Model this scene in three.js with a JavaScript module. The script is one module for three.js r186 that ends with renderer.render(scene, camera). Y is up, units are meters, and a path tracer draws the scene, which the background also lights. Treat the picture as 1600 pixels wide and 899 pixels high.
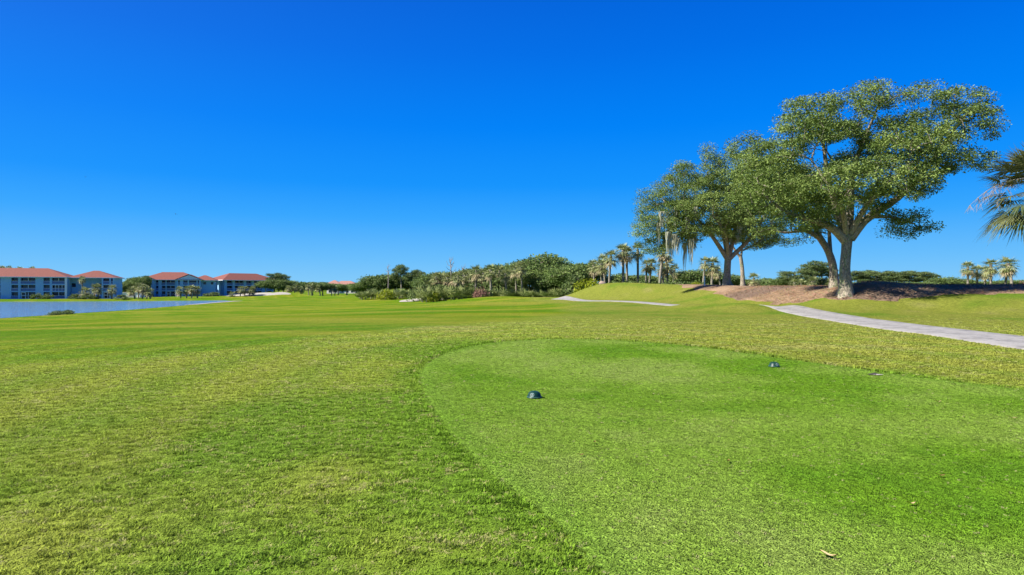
import * as THREE from 'three';
import { mergeGeometries } from 'three/addons/utils/BufferGeometryUtils.js';

// ---------------------------------------------------------------- camera, sky, sun, exposure
const scene = new THREE.Scene();
const EYE = 1.6;
const camera = new THREE.PerspectiveCamera(48.42, 1024 / 575, 0.1, 6000);
camera.position.set(0, EYE, 0);
camera.lookAt(0, EYE, -10);
const renderer = new THREE.WebGLRenderer();
renderer.toneMapping = THREE.LinearToneMapping;
renderer.toneMappingExposure = 2.5;
renderer.shadowMap.enabled = true;

const SUN = new THREE.Vector3(-0.715, 0.68, 0.21).normalize();
const sun = new THREE.DirectionalLight(new THREE.Color().setRGB(1, 0.95, 0.84), 5);
sun.name = 'sun';
sun.position.copy(SUN).multiplyScalar(300);
sun.castShadow = true;
sun.shadow.mapSize.set(4096, 4096);
Object.assign(sun.shadow.camera, { left: -200, right: 200, top: 120, bottom: -120, near: 1, far: 900 });
scene.add(sun, sun.target);

{ // a clear blue sky: pale at the horizon, deep blue above, a little paler towards the sun
  const W = 1024, H = 512, data = new Float32Array(W * H * 4);
  const SKY = 1 / 2.5, stops = [[-90, 0.30, 0.46, 0.56], [-2, 0.30, 0.56, 0.78], [0, 0.25, 0.61, 0.95], [2.5, 0.145, 0.52, 0.98], [6, 0.04, 0.39, 1.0], [9, 0.008, 0.30, 0.99], [14, 0.0, 0.225, 0.94], [20, 0.0, 0.160, 0.81], [26, 0.0, 0.118, 0.69], [45, 0.004, 0.085, 0.47], [90, 0.008, 0.07, 0.36]];
  for (let row = 0; row < H; row++) {
    const up = ((row + 0.5) / H - 0.5) * Math.PI, e = up * 180 / Math.PI;
    let k = 0; while (k < stops.length - 2 && stops[k + 1][0] < e) k++;
    const a = stops[k], b = stops[k + 1]; let t = Math.min(1, Math.max(0, (e - a[0]) / (b[0] - a[0])));
    for (let col = 0; col < W; col++) {
      const ro = ((col + 0.5) / W - 0.5) * 2 * Math.PI;
      const c = Math.cos(ro) * Math.cos(up) * SUN.x + Math.sin(up) * SUN.y + Math.sin(ro) * Math.cos(up) * SUN.z;
      const g = 0.06 * Math.pow(Math.max(0, c * 0.5 + 0.5), 5) + 0.5 * Math.pow(Math.max(0, c), 60);
      const o = (row * W + col) * 4;
      for (let q = 0; q < 3; q++) data[o + q] = SKY * (a[q + 1] + (b[q + 1] - a[q + 1]) * t + g * [0.8, 0.9, 0.6][q]); data[o + 3] = 1;
    }
  }
  const tex = new THREE.DataTexture(data, W, H, THREE.RGBAFormat, THREE.FloatType);
  tex.mapping = THREE.EquirectangularReflectionMapping; tex.magFilter = THREE.LinearFilter; tex.needsUpdate = true;
  scene.background = tex; scene.environment = tex;
}

// ---------------------------------------------------------------- helpers
function rngOf(seed) { let a = seed >>> 0; return () => { a = (a + 0x6D2B79F5) | 0; let t = Math.imul(a ^ (a >>> 15), 1 | a); t = (t + Math.imul(t ^ (t >>> 7), 61 | t)) ^ t; return ((t ^ (t >>> 14)) >>> 0) / 4294967296; }; }
const R0 = rngOf(20240611);
const clamp = (x, a = 0, b = 1) => Math.min(b, Math.max(a, x));
const lerp = (a, b, t) => a + (b - a) * t;
const smooth = (a, b, x) => { const t = clamp((x - a) / (b - a)); return t * t * (3 - 2 * t); };
function hash(ix, iy) { let h = Math.imul(ix, 374761393) + Math.imul(iy, 668265263); h = Math.imul(h ^ (h >>> 13), 1274126177); return ((h ^ (h >>> 16)) >>> 0) / 4294967296; }
function vnoise(x, y) { const ix = Math.floor(x), iy = Math.floor(y), fx = x - ix, fy = y - iy, u = fx * fx * (3 - 2 * fx), v = fy * fy * (3 - 2 * fy); return lerp(lerp(hash(ix, iy), hash(ix + 1, iy), u), lerp(hash(ix, iy + 1), hash(ix + 1, iy + 1), u), v); }
function fbm(x, y, n = 4) { let s = 0, a = 0.5, t = 0; for (let i = 0; i < n; i++) { s += a * vnoise(x, y); t += a; x = x * 2.03 + 17.7; y = y * 2.03 + 9.1; a *= 0.5; } return s / t; }
const used = {};
function numbered(n) { const k = used[n] = (used[n] ?? -1) + 1; return k ? n + '_' + String(k).padStart(3, '0') : n; }
function tag(o, label, category, group) { o.userData.label = label; if (category) o.userData.category = category; if (group) o.userData.group = group; return o; }
function mesh(name, geo, mat, parent = scene) { const m = new THREE.Mesh(geo, mat); m.name = parent === scene ? numbered(name) : name; m.castShadow = m.receiveShadow = true; parent.add(m); return m; }
function struct(name, geo, mat) { const m = mesh(name, geo, mat); m.userData.kind = 'structure'; return m; }
function thing(name, label, category, [x, y, z] = [0, 0, 0], turn = 0, group) { const g = new THREE.Group(); g.name = numbered(name); g.position.set(x, y, z); g.rotation.y = turn; scene.add(g); return tag(g, label, category, group); }
function copyOf(src, name, label, category, [x, y, z], turn, scale, group) { const g = src.clone(); g.name = numbered(name); g.position.set(x, y, z); g.rotation.y = turn; if (typeof scale === 'number') g.scale.setScalar(scale); else g.scale.set(...scale); g.userData = {}; tag(g, label, category, group); scene.add(g); return g; }

class Geo { // growable geometry with colour and uv
  constructor() { this.p = []; this.n = []; this.c = []; this.u = []; this.i = []; }
  v(x, y, z, nx, ny, nz, c, u = 0, w = 0) { this.p.push(x, y, z); this.n.push(nx, ny, nz); this.c.push(c[0], c[1], c[2]); this.u.push(u, w); return this.p.length / 3 - 1; }
  tri(a, b, c) { this.i.push(a, b, c); }
  build() { const g = new THREE.BufferGeometry(); g.setAttribute('position', new THREE.Float32BufferAttribute(this.p, 3)); g.setAttribute('normal', new THREE.Float32BufferAttribute(this.n, 3)); g.setAttribute('color', new THREE.Float32BufferAttribute(this.c, 3)); g.setAttribute('uv', new THREE.Float32BufferAttribute(this.u, 2)); g.setIndex(this.i); return g; }
}
const V = (x, y, z) => new THREE.Vector3(x, y, z);
const WHITE = [1, 1, 1];

// a tapered tube through points [x, y, z, r]
function tube(G, pts, sides, color = WHITE, flare = 0) {
  const n = pts.length; let up = V(0.13, 0.2, 1).normalize(), prev = null, len = 0;
  for (let k = 0; k < n; k++) {
    const p = pts[k], a = pts[Math.max(0, k - 1)], b = pts[Math.min(n - 1, k + 1)];
    const t = V(b[0] - a[0], b[1] - a[1], b[2] - a[2]).normalize();
    const s = up.clone().addScaledVector(t, -up.dot(t)).normalize(); up = s.clone(); const w = t.clone().cross(s);
    if (k) len += Math.hypot(p[0] - a[0], p[1] - a[1], p[2] - a[2]);
    const row = [];
    for (let j = 0; j <= sides; j++) {
      const q = j / sides * 2 * Math.PI; let r = p[3];
      if (flare) r *= 1 + flare * 0.6 * (0.5 + 0.5 * Math.sin(q * 5 + 1.3)) * Math.exp(-len * 1.7) + 0.06 * Math.sin(q * 3 + len * 0.9) + 0.04 * Math.sin(q * 7 - len * 1.3);
      const x = Math.cos(q), y = Math.sin(q), nx = s.x * x + w.x * y, ny = s.y * x + w.y * y, nz = s.z * x + w.z * y;
      row.push(G.v(p[0] + nx * r, p[1] + ny * r, p[2] + nz * r, nx, ny, nz, color, q * Math.max(0.2, pts[0][3]), len));
    }
    if (prev) for (let j = 0; j < sides; j++) { G.tri(prev[j], prev[j + 1], row[j]); G.tri(prev[j + 1], row[j + 1], row[j]); }
    prev = row;
  }
}
// a leaf: a folded diamond of length l and width w
function leaf(G, x, y, z, d, nrm, l, w, c) {
  const s = d.clone().cross(nrm).normalize(), m = l * 0.5;
  const a = G.v(x, y, z, nrm.x, nrm.y, nrm.z, c), b = G.v(x + d.x * m + s.x * w / 2, y + d.y * m + s.y * w / 2, z + d.z * m + s.z * w / 2, nrm.x, nrm.y, nrm.z, c);
  const e = G.v(x + d.x * m - s.x * w / 2, y + d.y * m - s.y * w / 2, z + d.z * m - s.z * w / 2, nrm.x, nrm.y, nrm.z, c), f = G.v(x + d.x * l - nrm.x * l * 0.15, y + d.y * l - nrm.y * l * 0.15, z + d.z * l - nrm.z * l * 0.15, nrm.x, nrm.y, nrm.z, c);
  G.tri(a, b, e); G.tri(b, f, e);
}
const rdir = (r) => { const z = r() * 2 - 1, a = r() * 2 * Math.PI, s = Math.sqrt(1 - z * z); return V(s * Math.cos(a), z, s * Math.sin(a)); };
const mixc = (a, b, t) => [lerp(a[0], b[0], t), lerp(a[1], b[1], t), lerp(a[2], b[2], t)];
function noiseTex(size, fn, srgb = false) { const d = new Uint8Array(size * size * 4); for (let y = 0; y < size; y++) for (let x = 0; x < size; x++) { const c = fn(x / size, y / size, x, y), o = (y * size + x) * 4; for (let k = 0; k < 3; k++) d[o + k] = clamp(Array.isArray(c) ? c[k] : c) * 255; d[o + 3] = 255; } const t = new THREE.DataTexture(d, size, size); t.wrapS = t.wrapT = THREE.RepeatWrapping; t.magFilter = THREE.LinearFilter; if (srgb) t.colorSpace = THREE.SRGBColorSpace; t.needsUpdate = true; return t; }
// noise that repeats over the tile
function tnoise(u, v, f, seed = 0) { const x = u * f, y = v * f, ix = Math.floor(x), iy = Math.floor(y), fx = x - ix, fy = y - iy, a = fx * fx * (3 - 2 * fx), b = fy * fy * (3 - 2 * fy), m = (k) => ((k % f) + f) % f; const h = (i, j) => hash(m(i) + seed * 131, m(j) + seed * 57); return lerp(lerp(h(ix, iy), h(ix + 1, iy), a), lerp(h(ix, iy + 1), h(ix + 1, iy + 1), a), b); }
const tf = (u, v, f, s = 0) => 0.5 * tnoise(u, v, f, s) + 0.3 * tnoise(u, v, f * 2, s + 1) + 0.2 * tnoise(u, v, f * 4, s + 2);

// ---------------------------------------------------------------- the lie of the land. x to the right, D metres ahead
const lakePoly = [[-80, 55], [-81, 102], [-83, 137], [-90, 178], [-94, 200], [-98, 226], [-108, 240], [-125, 231], [-150, 222], [-174, 218], [-260, 214], [-420, 200], [-420, 30], [-200, 20], [-110, 30]];
const teeCtl = [[2.6, -6], [1.25, 0], [0.3, 4.2], [-0.22, 5.5], [-0.7, 7], [-1.3, 9.4], [-1.68, 11.4], [-1.82, 13.7], [-1.5, 16.2], [-0.6, 18.5], [1.2, 20], [2.9, 19.6], [4.0, 18.6], [5.15, 17], [5.95, 14.6], [6.55, 13.1], [7.05, 11.7], [7.95, 9.9], [9.4, 6], [11, -2], [10, -7], [6, -8]];
const teePoly = new THREE.CatmullRomCurve3(teeCtl.map(([x, d]) => V(x, 0, d)), true, 'centripetal').getPoints(110).slice(0, -1).map((p) => [p.x, p.z]);
function inside(poly, x, y) { let r = false; for (let i = 0, j = poly.length - 1; i < poly.length; j = i++) { const [a, b] = poly[i], [c, d] = poly[j]; if (b > y !== d > y && x < (c - a) * (y - b) / (d - b) + a) r = !r; } return r; }
function edge(poly, x, y, open) { let m = 1e9; for (let i = open ? 1 : 0, j = open ? 0 : poly.length - 1; i < poly.length; j = i++) { const ax = poly[j][0], ay = poly[j][1], dx = poly[i][0] - ax, dy = poly[i][1] - ay, t = clamp(((x - ax) * dx + (y - ay) * dy) / (dx * dx + dy * dy)); m = Math.min(m, (x - ax - dx * t) ** 2 + (y - ay - dy * t) ** 2); } return Math.sqrt(m); }
const signed = (poly, x, y) => (inside(poly, x, y) ? -1 : 1) * edge(poly, x, y);
const pathMid = new THREE.CatmullRomCurve3([[8, -8], [12.2, 6], [14.6, 17], [16.2, 26], [18.1, 36], [19.3, 45], [19.2, 52], [16.8, 60], [13.2, 73], [10.2, 88], [7.4, 103]].map(([x, d]) => V(x, 0, d))).getPoints(160).map((p) => [p.x, p.z]);
const pathNear = pathMid.filter((_, i) => i % 3 === 0);
const mulchPoly = [[22, 80], [21.5, 68], [21, 57], [21.6, 52], [22.6, 47.5], [25, 44.4], [30, 44], [35, 43], [42, 41.5], [52, 40], [70, 36], [95, 42], [95, 66], [60, 62], [42, 62], [36, 72], [34, 90], [28, 96], [24, 92]];
const ridge = [[90, 46], [44, 50], [33, 52], [28, 57], [27, 66], [25, 86], [17, 104]];
const mounds = [[6.5, 113, 0.7, 13, 11], [-4, 124, 0.9, 11, 8], [-20, 158, 1.1, 11, 9], [-12, 150, 0.8, 7, 8], [-116, 298, 1.9, 18, 12], [-104, 300, 1.2, 10, 9], [16.4, 46.5, 0.55, 2.6, 3.4], [14, 50.5, 0.45, 2.4, 3], [25.6, 47.3, 1.45, 4.3, 4.3], [13, 74, 0.62, 8, 16], [9, 97, 0.55, 12, 14], [19.6, 44, 0.15, 4, 7], [-45, 210, 0.7, 25, 18], [10, 82, 0.1, 8, 8], [-8, 92, 0.5, 12, 7], [-62, 330, 0.8, 30, 18]];
function height(x, D) {
  const left = smooth(12, -60, x), rr = Math.hypot(Math.min(x, 0) * 1.15, Math.max(D, 0));
  let h = -lerp(0.9, 2.35, left) * smooth(13, 105, rr) - 0.5 * smooth(120, 300, D);
  if (x > 0) h *= lerp(1, 0.45, smooth(5, 40, x));
  const dr = edge(ridge, x, D, true), w = smooth(lerp(20, 11, smooth(34, 24, x)), 1, dr);
  h = lerp(h, 1.66 + 0.35 * smooth(60, 90, D) - 1.0 * smooth(98, 116, D), w);
  for (const [mx, md, a, rx, rd] of mounds) { const q = ((x - mx) / rx) ** 2 + ((D - md) / rd) ** 2; if (q < 6) h += a * Math.exp(-q * 1.3); }
  const far = smooth(22, 60, Math.hypot(x, D));
  h += far * (1 - smooth(500, 900, Math.hypot(x, D))) * (0.5 * (fbm(x / 34 + 4.2, D / 34 + 1.7, 3) - 0.5) + 0.10 * (vnoise(x / 7, D / 7) - 0.5) * (1 - smooth(90, 160, D)));
  const near = Math.hypot(x, D);
  if (near < 40) h += 0.05 * (fbm(x / 5 + 3, D / 5, 2) - 0.5) * smooth(1.5, 4, signed(teePoly, x, D)) ;
  if (x < -50 && D < 290) {
    const s = signed(lakePoly, x, D);
    if (s < 22) { const bank = D > 150 && x < -97 ? 7 : 16; h = s < 0 ? -3.3 - 1.2 * smooth(0, -6, s) : lerp(-3.25, h, smooth(-1, bank, s)); }
  }
  return h;
}
const ground = (x, D) => height(x, D);
const at = (b, D, dy = 0) => { const x = b / 1000 * D; return [x, ground(x, D) + dy, -D]; };   // b: mils right of straight ahead

// turf colours (albedo), by what grows where
const fairEdge = [[-30, -40], [0, -24], [8, -14], [12.9, -10.3], [17, -7.7], [26, -4], [33, 0], [50, 4], [75, 6.5], [110, 2], [150, 30], [400, 60]];
function fairX(D) { let k = 0; while (k < fairEdge.length - 2 && fairEdge[k + 1][0] < D) k++; const a = fairEdge[k], b = fairEdge[k + 1]; return lerp(a[1], b[1], clamp((D - a[0]) / (b[0] - a[0]))); }
function turf(x, D) {
  const r = Math.hypot(x, D), big = fbm(x / 9 + 11, D / 9 + 5, 3), mid = fbm(x / 1.7 + 3, D / 1.7, 3), band = fbm(x / 30 + 2, D / 6 + 8, 3);
  const f = smooth(1.6, -1.6, x - fairX(D) + (mid - 0.5) * 3 + (big - 0.5) * 3), rt = smooth(-1, 8, x) * smooth(8, 14, r);
  let c = mixc([0.134, 0.168, 0.022], [0.138, 0.154, 0.024], rt);
  const dry = smooth(0.56, 0.78, mid * 0.6 + big * 0.4);
  c = mixc(c, [0.185, 0.172, 0.060], dry * 0.55);
  c = mixc(c, [0.072, 0.132, 0.010], smooth(0.5, 0.3, big * 0.6 + mid * 0.4) * 0.8);
  let g = mixc([0.075, 0.138, 0.0035], [0.115, 0.152, 0.005], smooth(0.35, 0.68, band));
  g = mixc(g, [0.132, 0.158, 0.016], smooth(0.55, 0.75, fbm(x / 14 + 40, D / 5 + 3, 3)) * 0.6);
  g = mixc(g, [0.140, 0.145, 0.03], smooth(30, 60, D) * smooth(-30, 0, x) * 0.5 * smooth(0.4, 0.65, fbm(x / 8, D / 8 + 30, 3)));
  g = mixc(g, [0.15, 0.205, 0.012], smooth(1.1, 0.9, Math.hypot((x + 92) / 26, (D - 306) / 12)));
  const mo = fbm(x / 3.1 + 9, D / 2.2 + 4, 3), mo2 = fbm(x / 22 + 70, D / 3.3 + 4, 3);
  g = mixc(g, [0.060, 0.128, 0.003], 0.95 * smooth(0.56, 0.36, mo * 0.4 + mo2 * 0.6)); g = mixc(g, [0.165, 0.172, 0.02], 0.8 * smooth(0.5, 0.66, mo * 0.35 + mo2 * 0.65));
  c = mixc(c, g, f);
  if (r < 60 && D > -10) { const s = signed(teePoly, x, D); if (s > 0) { const w = Math.sin(s * 2.6 + (big - 0.5) * 2.2) * smooth(0.8, 2, s) * smooth(26, 12, s); c = mixc(c, w > 0 ? [0.165, 0.178, 0.03] : [0.085, 0.142, 0.016], 0.38 * Math.abs(w)); } if (s > 0) c = mixc(c, [0.07, 0.140, 0.010], 0.35 * smooth(0.55, 0.1, s + (mid - 0.5) * 0.5)); }
  return c;
}
function teeTurf(x, D) {
  const big = fbm(x / 2.6 + 31, D / 2.6 + 5, 3), mid = fbm(x / 0.55 + 3, D / 0.55 + 70, 3), s = signed(teePoly, x, D);
  let c = mixc([0.088, 0.172, 0.010], [0.132, 0.205, 0.028], smooth(0.35, 0.65, big));
  c = mixc(c, [0.175, 0.218, 0.060], smooth(0.55, 0.72, big * 0.55 + mid * 0.45) * 0.38);
  c = mixc(c, [0.066, 0.150, 0.009], smooth(0.47, 0.32, big * 0.6 + mid * 0.4) * 0.6);
  return mixc(c, [0.105, 0.190, 0.02], smooth(-0.5, -0.1, s) * 0.6);
}

// ---------------------------------------------------------------- materials
const grassTex = noiseTex(1024, (u, v) => 0.62 + 0.55 * (tf(u, v, 128, 3) - 0.5) + 0.75 * (tnoise(u, v, 340, 9) - 0.5) + 0.5 * (tf(u, v, 24, 6) - 0.5));
const grassBump = noiseTex(1024, (u, v) => 0.55 * tf(u, v, 90, 3) + 0.45 * tnoise(u, v, 300, 9));
const M = {};
M.ground = new THREE.MeshPhysicalMaterial({ specularIntensity: 0.05, name: 'turf', color: new THREE.Color().setRGB(1.6, 1.6, 1.6), vertexColors: true, map: grassTex, bumpMap: grassBump, bumpScale: 0.035, roughness: 1 });
M.blade = new THREE.MeshPhysicalMaterial({ name: 'grass_blade', color: 0xffffff, roughness: 0.9, transmission: 0.35, thickness: 0, specularIntensity: 0.08, side: THREE.DoubleSide });
const pathTex = noiseTex(512, (u, v) => { const n = 0.8 + 0.25 * (tf(u, v, 12, 2) - 0.5) + 0.22 * (tnoise(u, v, 180, 4) - 0.5) - 0.35 * smooth(0.66, 0.80, tf(u, v, 30, 8)) - 0.22 * smooth(0.52, 0.7, tf(u, v, 6, 15)); return [n, n * 0.98, n * 0.95]; });
M.path = new THREE.MeshStandardMaterial({ name: 'concrete', color: new THREE.Color().setRGB(0.285, 0.275, 0.27), map: pathTex, bumpMap: pathTex, bumpScale: 0.006, roughness: 0.9 });
M.mulch = new THREE.MeshStandardMaterial({ name: 'mulch', vertexColors: true, color: new THREE.Color().setRGB(1.5, 1.5, 1.5), map: noiseTex(512, (u, v) => 0.62 + 0.8 * (tnoise(u, v, 150, 4) - 0.5) + 0.5 * (tf(u, v, 40, 5) - 0.5)), bumpMap: grassBump, bumpScale: 0.05, roughness: 1 });
M.sand = new THREE.MeshStandardMaterial({ name: 'sand', color: new THREE.Color().setRGB(0.33, 0.30, 0.26), map: noiseTex(256, (u, v) => 0.85 + 0.25 * (tf(u, v, 10, 3) - 0.5)), roughness: 1 });
const waterBump = noiseTex(1024, (u, v) => { const q = v + 0.01 * Math.sin(u * 12.566); return 0.5 * tf(u, q, 22, 3) + 0.35 * tnoise(u, q, 70, 5) + 0.15 * tnoise(u, v, 150, 7); });
M.water = new THREE.MeshPhysicalMaterial({ name: 'water', color: new THREE.Color().setRGB(0.09, 0.17, 0.27), roughness: 0.12, bumpMap: waterBump, bumpScale: 0.55, ior: 1.33 });  // base colour lightened to stand in for the brightness of wave glints
const barkTex = noiseTex(512, (u, v) => { const n = 0.55 + 0.9 * (tf(u, v * 0.999, 26, 3) - 0.5) + 0.5 * (tnoise(u, v, 90, 2) - 0.5); const m = smooth(0.52, 0.68, tf(u, v, 8, 11)); return [n * lerp(1, 0.75, m), n * lerp(0.95, 0.92, m), n * lerp(0.86, 0.6, m)]; });
barkTex.repeat.set(0.5, 0.3);
M.bark = new THREE.MeshStandardMaterial({ name: 'oak_bark', color: new THREE.Color().setRGB(0.50, 0.45, 0.38), map: barkTex, bumpMap: barkTex, bumpScale: 0.06, roughness: 0.95 });
M.palmBark = new THREE.MeshStandardMaterial({ name: 'palm_bark', color: new THREE.Color().setRGB(0.36, 0.33, 0.29), map: barkTex, bumpMap: barkTex, bumpScale: 0.03, roughness: 0.95 });
M.dead = new THREE.MeshStandardMaterial({ name: 'dead_wood', color: new THREE.Color().setRGB(0.22, 0.19, 0.17), roughness: 0.9 });
M.leaf = new THREE.MeshPhysicalMaterial({ name: 'leaf', vertexColors: true, roughness: 0.7, transmission: 0.36, thickness: 0, specularIntensity: 0.2, side: THREE.DoubleSide });
M.frond = new THREE.MeshPhysicalMaterial({ name: 'palm_frond', vertexColors: true, roughness: 0.55, transmission: 0.25, thickness: 0, specularIntensity: 0.4, side: THREE.DoubleSide });
M.moss = new THREE.MeshPhysicalMaterial({ name: 'moss', vertexColors: true, roughness: 1, transmission: 0.45, thickness: 0, side: THREE.DoubleSide });

// ---------------------------------------------------------------- ground, to the horizon
{
  const G = new Geo(), az = [], rings = [0.0];
  for (let k = 0; k <= 400; k++) az.push(-52 + 104 * k / 400);
  for (let k = 1; k < 84; k++) az.push(52 + 256 * k / 84);
  for (let r = 0.8; r < 3400; r *= 1 + clamp(0.014 + r * 0.00004, 0, 0.045)) rings.push(r);
  const n = az.length, rows = [];
  for (const r of rings) {
    const row = [];
    for (const a of az) { const q = a * Math.PI / 180, x = r * Math.sin(q), D = r * Math.cos(q); row.push(G.v(x, height(x, D), -D, 0, 1, 0, turf(x, D), x / 3, D / 3)); }
    rows.push(row);
  }
  for (let i = 1; i < rows.length; i++) for (let j = 0; j < n; j++) { const k = (j + 1) % n, a = rows[i - 1][j], b = rows[i - 1][k], c = rows[i][j], d = rows[i][k]; if (i > 1) G.tri(a, b, c); G.tri(b, d, c); }
  const g = G.build(); g.computeVertexNormals();
  struct('ground', g, M.ground);
}
// a sheet over the ground inside an outline
function sheet(poly, step, lift, color, bowl = 0, uvs = 3) {
  const G = new Geo(), xs = poly.map((p) => p[0]), ds = poly.map((p) => p[1]), x0 = Math.min(...xs), x1 = Math.max(...xs), d0 = Math.min(...ds), d1 = Math.max(...ds);
  const cx = xs.reduce((a, b) => a + b) / xs.length, cd = ds.reduce((a, b) => a + b) / ds.length;
  // rings shrinking towards the middle keep the outline exact
  const m = poly.length, size = Math.max(x1 - x0, d1 - d0), K = Math.max(4, Math.ceil(size / 2 / step)); let prev = null;
  for (let k = 0; k <= K; k++) {
    const f = 1 - k / K, row = poly.map(([x, d]) => { const px = cx + (x - cx) * f, pd = cd + (d - cd) * f; return G.v(px, ground(px, pd) + lift - bowl * smooth(0, 0.5, 1 - f) + (k === 0 ? -0.05 : 0), -pd, 0, 1, 0, color(px, pd), px / uvs, pd / uvs); });
    if (prev) for (let j = 0; j < m; j++) { const l = (j + 1) % m; G.tri(prev[j], prev[l], row[j]); G.tri(prev[l], row[l], row[j]); }
    prev = row;
  }
  const g = G.build(); g.computeVertexNormals();
  const nn = g.attributes.normal; if (nn.getY(m * 2) < 0) { const ix = g.index.array; for (let i = 0; i < ix.length; i += 3) { const t = ix[i]; ix[i] = ix[i + 1]; ix[i + 1] = t; } g.computeVertexNormals(); }
  return g;
}
const smoothPoly = (p, n) => new THREE.CatmullRomCurve3(p.map(([x, d]) => V(x, 0, d)), true, 'centripetal').getPoints(n).slice(0, -1).map((q) => [q.x, q.z]);
struct('tee_box', sheet(teePoly, 0.22, 0.012, teeTurf), M.ground);
const mulchOut = smoothPoly(mulchPoly, 150).map(([x, d]) => [x + (vnoise(x * 1.3, d * 1.3) - 0.5) * 1.2, d + (vnoise(x * 1.1 + 9, d * 1.1) - 0.5) * 1.6]);
const mulchColor = (x, D) => { const n = fbm(x / 1.5, D / 1.5, 3), b = fbm(x / 6 + 5, D / 6, 2); return mixc(mixc([0.185, 0.112, 0.060], [0.30, 0.195, 0.112], smooth(0.3, 0.7, n)), [0.16, 0.105, 0.075], smooth(0.5, 0.7, b) * 0.7); };
struct('mulch_bed', sheet(mulchOut, 0.6, 0.05, mulchColor), M.mulch);

// cart path: a concrete ribbon with a real edge
{
  const G = new Geo(); let prev = null, len = 0;
  for (let k = 0; k < pathMid.length; k++) {
    const [x, d] = pathMid[k], a = pathMid[Math.max(0, k - 1)], b = pathMid[Math.min(pathMid.length - 1, k + 1)], l = Math.hypot(b[0] - a[0], b[1] - a[1]), nx = (b[1] - a[1]) / l, nd = -(b[0] - a[0]) / l;
    if (k) len += Math.hypot(x - a[0], d - a[1]);
    const row = [], nar = lerp(1, 0.85, smooth(50, 70, d));
    for (const [o0, dy] of [[-1.36, -0.1], [-1.35, 0.035], [-0.7, 0.04], [0, 0.045], [0.7, 0.04], [1.35, 0.035], [1.36, -0.1]]) { const o = o0 * nar, px = x + nx * o + (Math.abs(o) > 1.3 ? 0.12 : 0.01) * (fbm(len * 1.6, o * 7, 3) - 0.5), pd = d + nd * o; row.push(G.v(px, ground(px, pd) + dy, -pd, 0, 1, 0, WHITE, o / 3, len / 3)); }
    if (prev) for (let j = 0; j < 6; j++) { G.tri(prev[j], prev[j + 1], row[j]); G.tri(prev[j + 1], row[j + 1], row[j]); }
    prev = row;
  }
  const g = G.build(); g.computeVertexNormals(); struct('cart_path', g, M.path);
}
// bunkers and sandy bank
const blob = (cx, cd, rx, rd, seed, turn = 0) => Array.from({ length: 40 }, (_, k) => { const a = k / 40 * 2 * Math.PI, r = 1 + 0.35 * (vnoise(Math.cos(a) * 1.6 + seed * 7, Math.sin(a) * 1.6 + seed) - 0.5), x = Math.cos(a) * rx * r, d = Math.sin(a) * rd * r; return [cx + x * Math.cos(turn) - d * Math.sin(turn), cd + x * Math.sin(turn) + d * Math.cos(turn)]; });
for (const [cx, cd, rx, rd, s, t] of [[-22.5, 150, 4.2, 3.6, 1, 0.2], [-16.2, 147, 2.6, 2.6, 2, 0], [-14.5, 150, 3.2, 1.8, 4, 0.3], [-118, 291, 12, 5, 3, 0], [-106, 293, 4.5, 3.5, 5, 0]]) struct('sand_bunker', sheet(blob(cx, cd, rx, rd, s, t), 0.8, 0.1, () => WHITE), M.sand);
struct('sandy_bank', sheet(smoothPoly([[-90.6, 176], [-93.5, 196], [-97.4, 224], [-94.5, 224], [-91, 198], [-88.4, 178]], 50), 1.2, 0.12, () => WHITE), M.sand);
// lake
{
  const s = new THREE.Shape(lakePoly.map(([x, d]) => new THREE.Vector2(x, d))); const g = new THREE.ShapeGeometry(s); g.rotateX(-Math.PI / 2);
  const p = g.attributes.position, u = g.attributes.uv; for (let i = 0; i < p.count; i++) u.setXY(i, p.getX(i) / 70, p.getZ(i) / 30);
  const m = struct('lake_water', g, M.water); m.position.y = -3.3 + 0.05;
}
console.log('land done');

// ---------------------------------------------------------------- grass near the viewer
function tuft(seed, blades, rad, h, w, lean) {
  const r = rngOf(seed), G = new Geo();
  for (let k = 0; k < blades; k++) {
    const a = r() * 6.283, q = Math.sqrt(r()) * rad, x = Math.cos(a) * q, z = Math.sin(a) * q, b = r() * 6.283, hh = h * (0.55 + 0.6 * r()), ln = lean * (0.4 + r()), dx = Math.cos(b), dz = Math.sin(b), sx = -dz * w / 2, sz = dx * w / 2;
    const N = [-dx * 0.5, 0.8, -dz * 0.5];
    const a0 = G.v(x - sx, -0.004, z - sz, ...N, WHITE), a1 = G.v(x + sx, -0.004, z + sz, ...N, WHITE), mx = x + dx * ln * 0.4, mz = z + dz * ln * 0.4;
    const b0 = G.v(mx - sx * 0.9, hh * 0.65, mz - sz * 0.9, ...N, WHITE), b1 = G.v(mx + sx * 0.9, hh * 0.65, mz + sz * 0.9, ...N, WHITE), c = G.v(x + dx * ln, hh * (0.85), z + dz * ln, ...N, WHITE);
    G.tri(a0, a1, b0); G.tri(a1, b1, b0); G.tri(b0, b1, c);
  }
  const g = G.build(); g.deleteAttribute('color'); g.deleteAttribute('uv'); return g;
}
function scatter(name, label, geo, spots) {
  const im = new THREE.InstancedMesh(geo, M.blade, spots.length), m = new THREE.Matrix4(), q = new THREE.Quaternion(), up = V(0, 1, 0), c = new THREE.Color();
  spots.forEach(([x, y, z, s, sy, col], i) => { q.setFromAxisAngle(up, hash(i, 77) * 6.283); m.compose(V(x, y, z), q, V(s, sy, s)); im.setMatrixAt(i, m); im.setColorAt(i, c.setRGB(...col)); });
  im.name = numbered(name); im.castShadow = im.receiveShadow = true; im.userData = { kind: 'stuff', label, category: 'grass' }; scene.add(im);
}
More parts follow.
